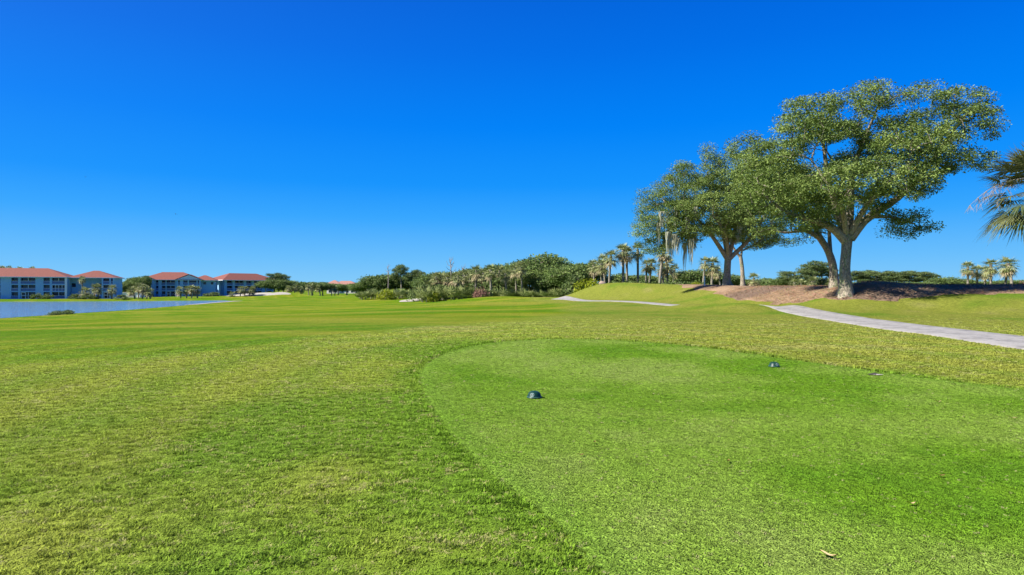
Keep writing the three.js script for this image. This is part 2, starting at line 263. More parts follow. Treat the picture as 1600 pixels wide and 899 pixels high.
{
  const r = rngOf(5), rough = [[], [], []], tee = [[], []];
  // rows of spots whose spacing grows with distance
  for (let D = 2.2; D < 40;) {
    const st = 0.03 * Math.max(1, D / 6.5), hw = D * 0.92 + 1.2;
    for (let x = -hw; x < hw; x += st) {
      const px = x + (r() - 0.5) * st * 1.4, pd = D + (r() - 0.5) * st * 1.4, s = signed(teePoly, px, pd), k = Math.pow(st / 0.03, 0.8);
      const lip = 1 + lerp(0.5, 1.6, smooth(10, 15, pd)) * smooth(0.3, 0.02, s); const clump = fbm(px / 0.11, pd / 0.09, 2), jit = 0.62 + 0.76 * r();
      if (s < 0) {
        const c = teeTurf(px, pd).map((v) => v * jit * 1.42); const straw = r() < 0.02; if (straw) { c[0] = 0.30; c[1] = 0.30; c[2] = 0.13; }
        tee[r() * 2 | 0].push([px, ground(px, pd) + 0.012, -pd, k * (0.8 + 0.4 * r()), Math.pow(k, 0.35) * (0.55 + 0.9 * clump), c]);
      } else {
        if (px > 7 && edge(pathNear, px, pd, true) < 1.36) continue;
        const fw = smooth(1.8, -1.8, px - fairX(pd) + (fbm(px / 1.7 + 3, pd / 1.7, 3) - 0.5) * 3); if (r() < lerp(smooth(18, 40, D), smooth(9, 22, D), fw)) continue;
        const c = turf(px, pd).map((v) => v * jit * 1.92); if (r() < (0.05 + 0.22 * smooth(0.58, 0.75, fbm(px / 0.5 + 8, pd / 0.4, 3))) * (1 - fw)) { c[0] = 0.34; c[1] = 0.34; c[2] = 0.12; }
        rough[r() * 3 | 0].push([px, ground(px, pd), -pd, k * (0.8 + 0.5 * r()), Math.pow(k, 0.3) * lerp(1, 0.45, fw) * (0.38 + 1.05 * smooth(0.28, 0.72, clump)) * (1 - 0.6 * smooth(18, 40, D)) * lip, c]);
      }
    }
    D += st;
  }
  const n = rough.concat(tee).reduce((a, b) => a + b.length, 0); console.log('tufts', n);
  rough.forEach((s, i) => scatter('rough_grass', 'blades of rough and fairway grass around the mown tee', tuft(10 + i, 12, 0.024, 0.019, 0.0052, 0.026), s));
  tee.forEach((s, i) => scatter('tee_grass', 'short fine mown grass blades of the tee', tuft(20 + i, 11, 0.022, 0.010, 0.0040, 0.016), s));
}
{ // litter on the mulch bed
  const r = rngOf(8), G = new Geo(); leaf(G, 0, 0, 0, V(1, 0.1, 0).normalize(), V(0, 1, 0), 0.16, 0.05, WHITE); leaf(G, 0.02, 0.03, 0.05, V(-0.3, 0.25, 0.8).normalize(), V(0.2, 0.9, 0), 0.13, 0.05, WHITE);
  const geo = G.build(); geo.deleteAttribute('color'); geo.deleteAttribute('uv'); const spots = [];
  while (spots.length < 26000) { const x = 15 + r() * 50, D = 38 + r() * 28; if (!inside(mulchOut, x, D)) continue; const c = mulchColor(x, D).map((v) => v * (0.6 + 0.9 * r())); spots.push([x, ground(x, D) + 0.055, -D, 0.8 + r(), 0.8 + r(), c]); }
  scatter('leaf_litter', 'brown leaf and pine straw litter over the mulch bed', geo, spots);
  scene.children.at(-1).userData.category = 'litter';
}
console.log('grass done');

// ---------------------------------------------------------------- trees
const oakDark = [0.072, 0.128, 0.020], oakLight = [0.275, 0.360, 0.095];
// wood that reaches every clump of leaves, then the leaves. limbs: polylines of [x, y, z, r]; clumps: [x, y, z, radius]
function growTree(seed, { trunks, limbs, clumps, sides = 12, flare = 1, twig = 0.02, leaves = 100, leafLen = 0.26, leafWid = 0.13, dark = oakDark, light = oakLight, flat = 0.65, upBias = 0.7, odd = null }) {
  const r = rngOf(seed), wood = new Geo(), nodes = [];
  const curve = (pl, n) => { const c = new THREE.CatmullRomCurve3(pl.map((p) => V(p[0], p[1], p[2])), false, 'centripetal'), out = []; for (let k = 0; k <= n; k++) { const t = k / n, q = c.getPoint(t), f = t * (pl.length - 1), i = Math.min(pl.length - 2, Math.floor(f)); out.push([q.x, q.y, q.z, lerp(pl[i][3], pl[i + 1][3], f - i)]); } return out; };
  for (const t of trunks) { const c = curve(t, 14); tube(wood, c, sides + 4, WHITE, flare); c.slice(7).forEach((p) => nodes.push({ x: p[0], y: p[1], z: p[2], r: p[3], fix: 1 })); }
  for (const l of limbs) { const c = curve(l, 12); tube(wood, c, sides, WHITE, 0.001); c.forEach((p) => nodes.push({ x: p[0], y: p[1], z: p[2], r: p[3], fix: 1 })); }
  const left = clumps.map((c) => ({ c, d: Math.min(...nodes.map((n) => Math.hypot(n.x - c[0], n.y - c[1], n.z - c[2]))) })).sort((a, b) => a.d - b.d);
  const fixed = nodes.length;
  for (const { c } of left) {
    let best = null, cost = 1e9;
    for (const n of nodes) { const d = Math.hypot(n.x - c[0], n.y - c[1], n.z - c[2]) + 0.5 * Math.max(0, n.y - c[1]); if (d < cost) { cost = d; best = n; } }
    const L = Math.hypot(best.x - c[0], best.y - c[1], best.z - c[2]), K = Math.max(1, Math.min(5, Math.ceil(L / 0.9))); let p = best;
    for (let k = 1; k <= K; k++) { const t = k / K, w = 0.12 * L * Math.sin(Math.PI * t); const n = { x: lerp(best.x, c[0], t) + (r() - 0.5) * 0.25 * L / K, y: lerp(best.y, c[1], t) + w * 0.8 + (r() - 0.5) * 0.2 * L / K, z: lerp(best.z, c[2], t) + (r() - 0.5) * 0.25 * L / K, up: p, count: 0 }; nodes.push(n); p = n; }
    for (let n = p; n && !n.fix; n = n.up) n.count++;
  }
  const rad = (n, lim) => Math.min(lim, twig * Math.pow(n.count || 1, 0.48));
  for (let k = fixed; k < nodes.length; k++) { const n = nodes[k], b = n.up, rb = b.fix ? Math.min(b.r, rad(n, 9) * 1.15) : Math.min(rad(b, 9), rad(n, 9) * 1.25); tube(wood, [[b.x, b.y, b.z, rb], [n.x, n.y, n.z, rad(n, 9) * 0.9]], 5); }
  const crown = new Geo();
  for (const [cx, cy, cz, cr] of clumps) {
    const tone = r(), N = Math.round(leaves * (0.7 + 0.6 * r())), oddOne = odd && r() < odd[1], pushdir = rdir(r);
    for (let k = 0; k < N; k++) {
      const d = rdir(r), q = cr * Math.pow(r(), 0.55); const x = cx + d.x * q + pushdir.x * q * 0.3, y = cy + d.y * q * flat, z = cz + d.z * q + pushdir.z * q * 0.3;
      const nrm = rdir(r).multiplyScalar(0.85).add(V(0, upBias, 0)).normalize(), dir = rdir(r).addScaledVector(d, 0.8); dir.addScaledVector(nrm, -dir.dot(nrm)).normalize();
      let c = mixc(dark, light, clamp(tone * 0.75 + r() * 0.3)); if (oddOne) c = mixc(c, odd[0], 0.7); if (r() < 0.006) c = [0.2, 0.17, 0.06];
      const s = 0.5 + 0.95 * r() * r() + 0.2 * r(); leaf(crown, x, y, z, dir, nrm, leafLen * s, leafWid * s, c);
    }
  }
  return { wood: wood.build(), crown: crown.build(), nodes };
}
// points through lobes [x, y, z, rx, ry, rz], nearer their skin, with gaps
function fillLobes(seed, lobes, gap, rad, voids = 0, level = 0.425) {
  const r = rngOf(seed), out = [];
  for (const [x, y, z, rx, ry, rz] of lobes) {
    const want = Math.round(6.5 * (rx * ry + ry * rz + rx * rz) / (gap * gap)); let made = 0, tries = 0;
    while (made < want && tries++ < want * 12) { const d = rdir(r), q = 1 - 0.65 * r() * r(), p = [x + d.x * rx * q, y + d.y * ry * q, z + d.z * rz * q]; if (d.y < -0.55 && r() < 0.6) continue; if (voids && fbm(p[0] / voids + p[2] * 0.31 + seed, p[1] / (voids * 0.7) + p[2] * 0.23, 2) < level) continue; if (out.some((o) => Math.hypot(o[0] - p[0], o[1] - p[1], o[2] - p[2]) < gap * 0.62)) continue; out.push([...p, rad * (0.75 + 0.55 * r())]); made++; }
  }
  return out;
}
function moss(G, r, x, y, z, len) { // a hanging beard of grey-green strands
  for (let k = 0; k < 16; k++) {
    const a = r() * 6.283, q = r() * 0.28, px = x + Math.cos(a) * q, pz = z + Math.sin(a) * q, l = len * (0.4 + 0.6 * r()), w = 0.035 + 0.05 * r(), b = r() * 3.14, sx = Math.cos(b) * w, sz = Math.sin(b) * w, c = mixc([0.26, 0.27, 0.19], [0.38, 0.38, 0.29], r()); let pa, pb;
    for (let s = 0; s <= 4; s++) { const t = s / 4, f = (1 - t) * 0.8 + 0.2, ox = 0.08 * Math.sin(t * 5 + a), A = G.v(px - sx * f + ox, y - l * t, pz - sz * f, sz / w, 0, -sx / w, c), B = G.v(px + sx * f + ox, y - l * t, pz + sz * f, sz / w, 0, -sx / w, c); if (s) { G.tri(pa, pb, A); G.tri(pb, B, A); } pa = A; pb = B; }
  }
}
function plantTree(t, parts) { mesh('trunk', parts.wood, M.bark, t); mesh('crown', parts.crown, M.leaf, t); return t; }

// the great oak: lobes and limbs given as mils right/up from its foot, at its own distance
function oakFrom(seed, b0, D, lobes, trunks, limbs, opt = {}) {
  const k = D / 1000, [x0, y0] = at(b0, D), yy = (v) => EYE + v * k - y0, L = ([b, v, dz, rb, rv, rz]) => [(b - b0) * k, yy(v), dz * 0.65, rb * k, rv * k, rz ?? rb * k * 0.52], grow = opt.grow ?? 1, P = ([b, v, dz, r]) => [(b - b0) * k, v === null ? -0.25 : yy(v), dz * 0.65 * grow, r * grow * 0.68];
  const clumps = fillLobes(seed, lobes.map(L), opt.gap ?? 1.3, opt.rad ?? 0.8, 1.9, opt.voids ?? 0.43);
  return growTree(seed + 1, { trunks: trunks.map((t) => t.map(P)), limbs: limbs.map((t) => t.map(P)), clumps, leaves: opt.leaves ?? 270, flat: 0.55, upBias: 0.95,  leafLen: opt.leafLen ?? 0.175, leafWid: 0.085, ...opt });
}
{
  const A = oakFrom(101, 522, 46, [
    [570, 270, 0, 85, 48], [480, 255, 1, 70, 45], [520, 225, -3, 80, 60], [645, 285, 1, 50, 28], [700, 290, 0, 42, 26], [722, 270, 1, 22, 32], [690, 245, 2, 50, 34], [650, 215, -1, 65, 36], [705, 200, 2, 30, 22], [600, 200, 3.5, 70, 45], [560, 160, 4.5, 60, 35], [540, 190, -4, 90, 60], [450, 215, 2.5, 60, 48], [420, 190, -2, 55, 50], [475, 150, 4.5, 75, 38], [450, 120, 1, 55, 30], [600, 130, 0, 50, 30], [610, 98, 1, 38, 24], [575, 110, 2, 40, 24], [400, 150, 2, 45, 40], [640, 150, 1, 30, 24],
  ], [[[522, null, 0, 0.78], [522, 6, 0, 0.60], [521, 30, 0, 0.52], [523, 60, 0, 0.50], [524, 82, 0, 0.54]]],
  [
    [[522, 72, 0, 0.50], [500, 92, 0.3, 0.40], [465, 104, 0.9, 0.32], [425, 112, 1.6, 0.2], [395, 130, 2, 0.1]],
    [[521, 78, 0.1, 0.46], [512, 115, -0.2, 0.36], [498, 170, -0.5, 0.26], [488, 230, -0.2, 0.15], [480, 275, 0, 0.06]],
    [[526, 78, -0.1, 0.50], [532, 120, -0.4, 0.40], [540, 185, -1, 0.28], [560, 240, -0.8, 0.17], [575, 290, 0, 0.07]],
    [[528, 76, 0.1, 0.50], [552, 108, 0.6, 0.40], [590, 135, 1.2, 0.32], [630, 175, 1.3, 0.24], [668, 225, 1, 0.16], [715, 280, 0.5, 0.07]],
    [[527, 85, 0.3, 0.34], [540, 125, 2, 0.26], [555, 150, 3.4, 0.18], [590, 185, 4.2, 0.09]],
    [[520, 85, 0.3, 0.32], [500, 120, 2.2, 0.24], [470, 145, 4, 0.16], [445, 190, 3.5, 0.08]],
    [[524, 88, -0.4, 0.34], [530, 130, -2.4, 0.25], [545, 180, -4, 0.15], [520, 225, -4, 0.08]],
    [[560, 110, 0.7, 0.22], [590, 108, 1, 0.13], [618, 98, 1.2, 0.06]],
  ]);
  plantTree(thing('oak_tree', 'tallest spreading oak with thick pale trunk, right foreground of the mulch bed', 'tree', at(522, 46), 0, 'oaks on the mulch bed'), A);
  const A2 = oakFrom(131, 503, 53, [[430, 95, 0, 50, 28], [470, 120, -1, 60, 35], [400, 130, 1, 48, 36], [375, 165, 0, 35, 40], [440, 165, -3, 60, 45], [510, 130, -3, 40, 30], [378, 210, -1, 36, 30]],
    [[[505, null, 0, 0.62], [504, 10, 0, 0.50], [502, 35, 0, 0.45], [494, 58, 0, 0.42], [482, 76, 0, 0.36]]],
    [[[487, 72, 0, 0.32], [460, 88, 0.3, 0.2], [425, 85, 0.8, 0.12], [395, 90, 1, 0.05]], [[485, 74, 0, 0.32], [470, 105, -0.6, 0.24], [430, 140, -0.6, 0.15], [395, 185, -0.5, 0.07]], [[498, 55, -0.1, 0.28], [505, 85, -1.4, 0.2], [510, 125, -2.6, 0.1]]]);
  plantTree(thing('oak_tree', 'darker leaning oak standing just behind the tallest oak', 'tree', at(503, 53), 0, 'oaks on the mulch bed'), A2);
  const B = oakFrom(161, 337, 75, [[305, 165, 0, 62, 42], [350, 190, 0, 38, 26], [270, 140, 1.5, 50, 42], [240, 120, -1, 40, 34], [215, 92, 1, 26, 26], [290, 110, 4, 60, 32], [355, 130, 1.5, 55, 45], [385, 95, 0, 40, 30], [330, 140, -4, 70, 55], [250, 80, 0.5, 40, 20], [310, 205, 0, 30, 14], [400, 150, -1, 35, 45], [345, 92, 3, 40, 20], [218, 66, 1, 24, 20], [265, 98, 2, 42, 28], [232, 140, 0, 28, 26], [280, 175, 1, 34, 24]],
    [[[337, null, 0, 0.66], [336, 8, 0, 0.52], [337, 28, 0, 0.43], [338, 50, 0, 0.43]]],
    [[[337, 44, 0, 0.34], [322, 66, 0.3, 0.27], [300, 92, 0.8, 0.2], [270, 120, 1, 0.12], [245, 130, 0.6, 0.06]], [[338, 48, 0, 0.34], [332, 85, -0.4, 0.26], [318, 130, -0.6, 0.18], [305, 180, 0, 0.08]], [[339, 48, 0, 0.34], [347, 85, 0.3, 0.24], [350, 130, 0.3, 0.15], [352, 185, 0, 0.07]], [[339, 44, 0.1, 0.32], [362, 68, 0.6, 0.25], [382, 92, 0.8, 0.17], [398, 125, 0, 0.08]], [[338, 50, 0.2, 0.26], [325, 82, 2.2, 0.18], [300, 108, 4, 0.08]], [[338, 50, -0.2, 0.28], [345, 92, -2.5, 0.18], [330, 140, -4, 0.08]], [[305, 86, 0.7, 0.14], [275, 88, 0.8, 0.09], [240, 80, 0.6, 0.05]]], { grow: 1.3, rad: 0.95, gap: 1.45, leaves: 300, leafLen: 0.2, voids: 0.385 });
  const tb = plantTree(thing('oak_tree', 'moss hung oak at the left end of the mulch bed', 'tree', at(337, 75), 0, 'oaks on the mulch bed'), B);
  const r = rngOf(9), k = 75 / 1000, y0 = at(337, 75)[1];
  for (let i = 0; i < 44; i++) { const G = new Geo(), b = i < 30 ? 222 + r() * 62 : 285 + r() * 110; moss(G, r, (b - 337) * k, EYE + (i < 30 ? 62 + r() * 60 : 72 + r() * 50) * k - y0, (r() - 0.3) * 5, i < 30 ? 1.5 + 2 * r() : 0.5 + 0.7 * r()); mesh('hanging_moss', G.build(), M.moss, tb); }
  const B2 = oakFrom(191, 361, 84, [[385, 75, 0, 30, 18], [400, 90, -1, 30, 24], [345, 95, -1, 40, 26], [370, 125, -2, 40, 30]],
    [[[361, null, 0, 0.42], [361, 10, 0, 0.31], [360, 30, 0, 0.27], [357, 50, 0, 0.25]]],
    [[[358, 46, 0, 0.2], [346, 62, 0.2, 0.14], [335, 90, 0, 0.06]], [[358, 48, 0, 0.18], [362, 66, -0.4, 0.13], [366, 110, -1, 0.06]], [[362, 58, -0.2, 0.13], [380, 68, 0.2, 0.1], [400, 84, 0, 0.05]]], { grow: 1.3, leaves: 240, leafLen: 0.2 });
  plantTree(thing('oak_tree', 'slimmer oak right behind the moss hung oak', 'tree', at(361, 84), 0, 'oaks on the mulch bed'), B2);
}
console.log('oaks done');

// cabbage palms. The foot is at the origin; H is the height of the bud
function frond(G, r, o, az, el, pet, len, nl, w, c, droop) {
  const dir = V(Math.cos(az) * Math.cos(el), Math.sin(el), Math.sin(az) * Math.cos(el)), hub = o.clone().addScaledVector(dir, pet); hub.y -= pet * droop * 0.35;
  const side = V(-Math.sin(az), 0, Math.cos(az)), nrm = side.clone().cross(dir).normalize(); if (nrm.y < 0) { nrm.negate(); side.negate(); }
  { const s = side.clone().multiplyScalar(0.02 + w * 0.2), a = G.v(o.x - s.x, o.y, o.z - s.z, nrm.x, nrm.y, nrm.z, c), b = G.v(o.x + s.x, o.y, o.z + s.z, nrm.x, nrm.y, nrm.z, c), e = G.v(hub.x, hub.y, hub.z, nrm.x, nrm.y, nrm.z, c); G.tri(a, b, e); }
  for (let k = 0; k < nl; k++) {
    const t = (k + 0.5) / nl * 2 - 1, a = t * 1.9 + (r() - 0.5) * 0.12, l = len * (1 - 0.32 * Math.abs(t)) * (0.85 + 0.3 * r());
    const d = dir.clone().multiplyScalar(Math.cos(a)).addScaledVector(side, Math.sin(a)).addScaledVector(nrm, 0.28 * Math.abs(t) - 0.05), tip = hub.clone().addScaledVector(d, l); tip.y -= l * droop * (0.25 + 0.35 * r());
    const m = hub.clone().addScaledVector(d, l * 0.45); m.y -= l * droop * 0.04; const ax = d.clone().cross(nrm).normalize().multiplyScalar(w * (0.8 + 0.4 * r()) / 2), n2 = nrm.clone().addScaledVector(side, (k % 2 ? 0.5 : -0.5)).normalize();
    const cc = mixc(c, [c[0] * 1.5, c[1] * 1.4, c[2] * 1.5], r() * 0.6), A = G.v(hub.x, hub.y, hub.z, n2.x, n2.y, n2.z, cc), B = G.v(m.x + ax.x, m.y + ax.y, m.z + ax.z, n2.x, n2.y, n2.z, cc), C = G.v(m.x - ax.x, m.y - ax.y, m.z - ax.z, n2.x, n2.y, n2.z, cc), E = G.v(tip.x, tip.y, tip.z, n2.x, n2.y, n2.z, cc);
    G.tri(A, B, C); G.tri(B, E, C);
  }
}
const palmGreen = [0.115, 0.160, 0.042], palmLight = [0.30, 0.32, 0.135], palmDry = [0.40, 0.33, 0.19];
function palmParts(seed, H, opt = {}) {
  const r = rngOf(seed), W = new Geo(), C = new Geo(), { n = 34, nl = 13, w = 0.1, pet = 0.75, len = 1.0, rad = 0.19, bend = 0.3, dry = 0.14 } = opt;
  const bx = (r() - 0.5) * bend * 2, bz = (r() - 0.5) * bend * 2, pts = []; for (let k = 0; k <= 8; k++) { const t = k / 8; pts.push([bx * t * t, -0.3 + (H + 0.3) * t, bz * t * t, rad * (t < 0.1 ? 1.25 - 2.5 * t : 1) * (t > 0.85 ? 1.15 : 1) * (0.95 + 0.1 * r())]); }
  tube(W, pts, 8);
  const o = V(bx, H, bz), ga = 2.39996;
  for (let k = 0; k < n; k++) { const t = (k + 0.5) / n, el = lerp(1.25, -0.95, Math.pow(t, 0.8)) + (r() - 0.5) * 0.25, isDry = t > 1 - dry; frond(C, r, o.clone().add(V(0, -0.25 * t, 0)), k * ga + r() * 0.4, el, pet * (0.8 + 0.4 * r()), len * (0.8 + 0.35 * r()), nl, w, isDry ? mixc(palmDry, palmGreen, r() * 0.4) : mixc(palmGreen, palmLight, r()), 0.5 + 0.6 * t); }
  return { wood: W.build(), crown: C.build() };
}
const bank = new THREE.Group(); // models that are copied; not in the scene
function model(parts, barkMat, leafMat) { const g = new THREE.Group(); for (const [n, geo, m] of [['trunk', parts.wood, barkMat], ['crown', parts.crown, leafMat]]) { const k = new THREE.Mesh(geo, m); k.name = n; k.castShadow = k.receiveShadow = true; g.add(k); } bank.add(g); return g; }
const palms = [0, 1, 2, 3, 4, 5].map((k) => model(palmParts(300 + k, 7, { bend: [0.2, 0.5, 0.3, 0.9, 0.1, 0.6][k], n: 32 + k * 2, dry: 0.1 + 0.04 * k }), M.palmBark, M.frond));
let palmTurn = 0;
function palm(b, D, topPx, label, group, opt = {}) { // topPx: mils above eye level of the crown's top
  const p = at(b, D), top = EYE + topPx / 1000 * D - p[1], s = opt.s ?? 1.05, H = Math.max(1.2, top - 1.35 * s), k = opt.k ?? (palmTurn % 6);
  palmTurn++;
  const g = copyOf(palms[k], 'cabbage_palm', label, 'palm tree', p, palmTurn * 1.37, 1, group);
  g.children[0].scale.set(s, H / 7, s); g.children[1].scale.setScalar(s); g.children[1].position.y = H - 7 * s; if (opt.tilt) g.rotation.z = opt.tilt;
  return g;
}
// the near palm at the right edge: crown detailed, gold and grey old fronds hanging on its near side
{
  const D = 28, p = at(820, D), H = EYE + 0.163 * D - p[1], W = new Geo(), C = new Geo(), O = new Geo(), S = new Geo(), r = rngOf(77);
  tube(W, Array.from({ length: 12 }, (_, k) => [0.05 * Math.sin(k), -0.3 + (H + 0.2) * k / 11, 0, 0.21 * (k < 2 ? 1.25 - k * 0.1 : 1) * (0.95 + 0.1 * r())]), 14);
  const o = V(0, H, 0);
  for (let k = 0; k < 60; k++) { const t = (k + 0.5) / 60; frond(C, r, o.clone().add(V(0, -0.35 * t, 0)), k * 2.39996, lerp(1.3, -0.75, t) + (r() - 0.5) * 0.2, 1.3 * (0.8 + 0.4 * r()), 1.2 * (0.85 + 0.3 * r()), 34, 0.06, mixc([0.050, 0.078, 0.020], [0.15, 0.155, 0.055], r()), 0.45 + 0.5 * t); }
  for (let k = 0; k < 8; k++) frond(O, r, o.clone().add(V(0, -0.3, 0)), 1.25 + (r() - 0.5) * 1.2, -0.1 - 0.8 * r(), 0.95, 1.0 * (0.8 + 0.3 * r()), 30, 0.06, k % 2 ? mixc([0.42, 0.30, 0.06], [0.50, 0.40, 0.14], r()) : [0.22, 0.19, 0.15], 1.0);
  for (let k = 0; k < 5; k++) { // flower stalks, arching out
    const a = 3.0 + (r() - 0.5) * 0.9, L = 2.2 + 0.5 * r(), pts = []; for (let j = 0; j <= 8; j++) { const t = j / 8; pts.push([Math.cos(a) * L * t, H + 0.1 + 0.9 * t - 1.9 * t * t, Math.sin(a) * L * t, 0.018 * (1 - 0.8 * t)]); }
    tube(S, pts, 5); for (let j = 3; j <= 8; j++) for (let q = 0; q < 5; q++) { const b = pts[j], d = rdir(r); tube(S, [[b[0], b[1], b[2], 0.007], [b[0] + d.x * 0.2, b[1] - 0.22 - 0.15 * r(), b[2] + d.z * 0.2, 0.004]], 4); }
  }
  const t = thing('cabbage_palm', 'large near palm with golden dead fronds at the right edge', 'palm tree', p);
  mesh('trunk', W.build(), M.palmBark, t); mesh('crown', C.build(), M.frond, t);
  tag(mesh('dead_fronds', O.build(), M.frond, t), 'golden and grey dry hanging fronds'); mesh('flower_stalks', S.build(), M.dead, t);
}
// generic broadleaf trees, pines, shrubs, palmettos
function roundTree(seed, H, rx, ry, opt = {}) {
  const r = rngOf(seed), lobes = [[0, H - ry, 0, rx * 0.7, ry * 0.75, rx * 0.7]]; for (let k = 0; k < 8; k++) { const a = k * 2.4 + r(), q = 0.35 + 0.3 * r(), v = (r() - 0.45) * 1.2; lobes.push([Math.cos(a) * rx * q, H - ry + v * ry * 0.6, Math.sin(a) * rx * q, rx * (0.38 + 0.2 * r()), ry * (0.32 + 0.2 * r()), rx * (0.38 + 0.2 * r())]); }
  const c = fillLobes(seed, lobes, opt.gap ?? 1.15, opt.rad ?? 0.85), top = H - ry * 1.1;
  return growTree(seed, { trunks: [[[0, -0.3, 0, 0.3], [0.1, top * 0.4, 0, 0.22], [0, top * 0.8, 0.1, 0.18], [0, top, 0, 0.16]]], limbs: [[[0, top * 0.85, 0, 0.15], [rx * 0.3, H - ry, 0.4, 0.1], [rx * 0.5, H - ry * 0.5, 0.3, 0.05]], [[0, top * 0.85, 0, 0.15], [-rx * 0.3, H - ry, -0.4, 0.1], [-rx * 0.4, H - ry * 0.5, -0.3, 0.05]], [[0, top * 0.9, 0, 0.14], [0, H - ry * 0.8, 0.1, 0.1], [0.2, H - ry * 0.3, 0, 0.05]]], clumps: c, sides: 7, leaves: 34, leafLen: 0.42, leafWid: 0.24, twig: 0.025, dark: [0.060, 0.115, 0.022], light: [0.215, 0.285, 0.085], ...opt });
}
function pineTree(seed, H, opt = {}) {
  const r = rngOf(seed), lobes = [], limbs = [], bx = (r() - 0.5) * 1.2; const n = opt.n ?? 8, sp = opt.spread ?? 2.6;
  for (let k = 0; k < n; k++) { const t = k / (n - 1), a = k * 2.4 + r(), y = H * lerp(0.62, 0.97, t), q = sp * (1.05 - 0.55 * t) * (0.6 + 0.5 * r()), x = bx * 0.8 + Math.cos(a) * q, z = Math.sin(a) * q; lobes.push([x, y, z, 0.85 + 0.5 * r(), 0.4 + 0.2 * r(), 0.85 + 0.5 * r()]); limbs.push([[bx * t * 0.8, y - q * 0.35, 0, 0.08], [x * 0.5, y - q * 0.12, z * 0.5, 0.06], [x, y - 0.1, z, 0.035]]); }
  return growTree(seed, { trunks: [[[0, -0.3, 0, 0.26], [bx * 0.2, H * 0.4, 0, 0.19], [bx * 0.6, H * 0.75, 0, 0.13], [bx, H * 0.96, 0, 0.05]]], limbs, clumps: fillLobes(seed, lobes, 0.7, 0.5), sides: 6, flare: 0.2, leaves: 34, leafLen: 0.34, leafWid: 0.12, twig: 0.02, flat: 0.6, dark: [0.055, 0.100, 0.022], light: [0.180, 0.235, 0.075] });
}
function shrubParts(seed, dark, light, opt = {}) {
  const r = rngOf(seed), clumps = []; for (let k = 0; k < 26; k++) { const d = rdir(r); clumps.push([d.x * 1.0, 0.25 + Math.abs(d.y) * 1.0, d.z * 1.0, 0.42 + 0.2 * r()]); }
  return growTree(seed, { trunks: [[[0, -0.2, 0, 0.06], [0.02, 0.2, 0, 0.05], [0, 0.5, 0, 0.04]]], limbs: [[[0, 0.2, 0, 0.04], [0.3, 0.5, 0.1, 0.03], [0.5, 0.8, 0.2, 0.02]], [[0, 0.2, 0, 0.04], [-0.3, 0.5, -0.1, 0.03], [-0.5, 0.8, 0.1, 0.02]]], clumps, sides: 5, flare: 0, leaves: 46, leafLen: 0.24, leafWid: 0.13, flat: 0.9, twig: 0.014, dark, light, ...opt });
}
function palmettoParts(seed) {
  const r = rngOf(seed), C = new Geo(), W = new Geo(); tube(W, [[0, -0.2, 0, 0.16], [0.05, 0.35, 0, 0.12]], 6);
  for (let k = 0; k < 26; k++) { const a = k * 2.4, q = 0.9 * Math.sqrt(r()); frond(C, r, V(Math.cos(a) * q, 0.15, Math.sin(a) * q), a + (r() - 0.5), 0.45 + 0.9 * r(), 0.55 + 0.5 * r(), 0.75 + 0.3 * r(), 13, 0.09, mixc(palmGreen, [0.27, 0.31, 0.11], r()), 0.4); }
  return { wood: W.build(), crown: C.build() };
}
const rounds = [0, 1, 2, 3].map((k) => model(roundTree(400 + k, 10, 4.2, 3.8 - 0.3 * k, { odd: k === 2 ? [[0.14, 0.19, 0.03], 0.25] : null }), M.bark, M.leaf));
const pines = [0, 1, 2].map((k) => model(pineTree(430 + k, 10, { n: 9 + k, spread: 2.4 + 0.4 * k }), M.bark, M.leaf));
const shrubs = [model(shrubParts(450, [0.05, 0.09, 0.02], [0.16, 0.22, 0.06]), M.bark, M.leaf), model(shrubParts(451, [0.17, 0.22, 0.01], [0.36, 0.40, 0.02]), M.bark, M.leaf), model(shrubParts(452, [0.16, 0.08, 0.06], [0.32, 0.18, 0.14]), M.bark, M.leaf), model(shrubParts(453, [0.06, 0.10, 0.025], [0.20, 0.26, 0.085]), M.bark, M.leaf)];
const palmettos = [0, 1, 2].map((k) => model(palmettoParts(470 + k), M.palmBark, M.frond));
let turn = 0;
const ORD = ['first', 'second', 'third', 'fourth', 'fifth', 'sixth', 'seventh', 'eighth', 'ninth', 'tenth', 'eleventh', 'twelfth', 'thirteenth', 'fourteenth', 'fifteenth', 'sixteenth', 'seventeenth', 'eighteenth', 'nineteenth', 'twentieth', 'twenty first', 'twenty second', 'twenty third', 'twenty fourth', 'twenty fifth', 'twenty sixth'];
const inOrder = (list) => list.slice().sort((a, b) => a[0] - b[0]).map((e, i) => [...e, ORD[i]]);
function stand(src, name, category, b, D, top, rx, label, group, base = 10, half = 4.2) { const p = at(b, D), H = Math.max(0.8, EYE + top / 1000 * D - p[1]); turn++; return copyOf(src, name, label, category, p, turn * 2.1, [rx / half, H / base, rx / half * (0.85 + 0.3 * hash(turn, 3))], group); }
const tree = (k, b, D, top, rx, label, group) => stand(rounds[k], 'broadleaf_tree', 'tree', b, D, top, rx, label, group);
const pine = (k, b, D, top, rx, label, group) => stand(pines[k], 'pine_tree', 'tree', b, D, top, rx, label, group, 10, 3.2);
const shrub = (k, b, D, top, rx, label, group) => stand(shrubs[k], 'shrub', 'shrub', b, D, top, rx, label, group, 1.6, 1.3);
const palmetto = (k, b, D, top, rx, label, group) => stand(palmettos[k], 'palmetto', 'shrub', b, D, top, rx, label, group, 1.7, 1.7);

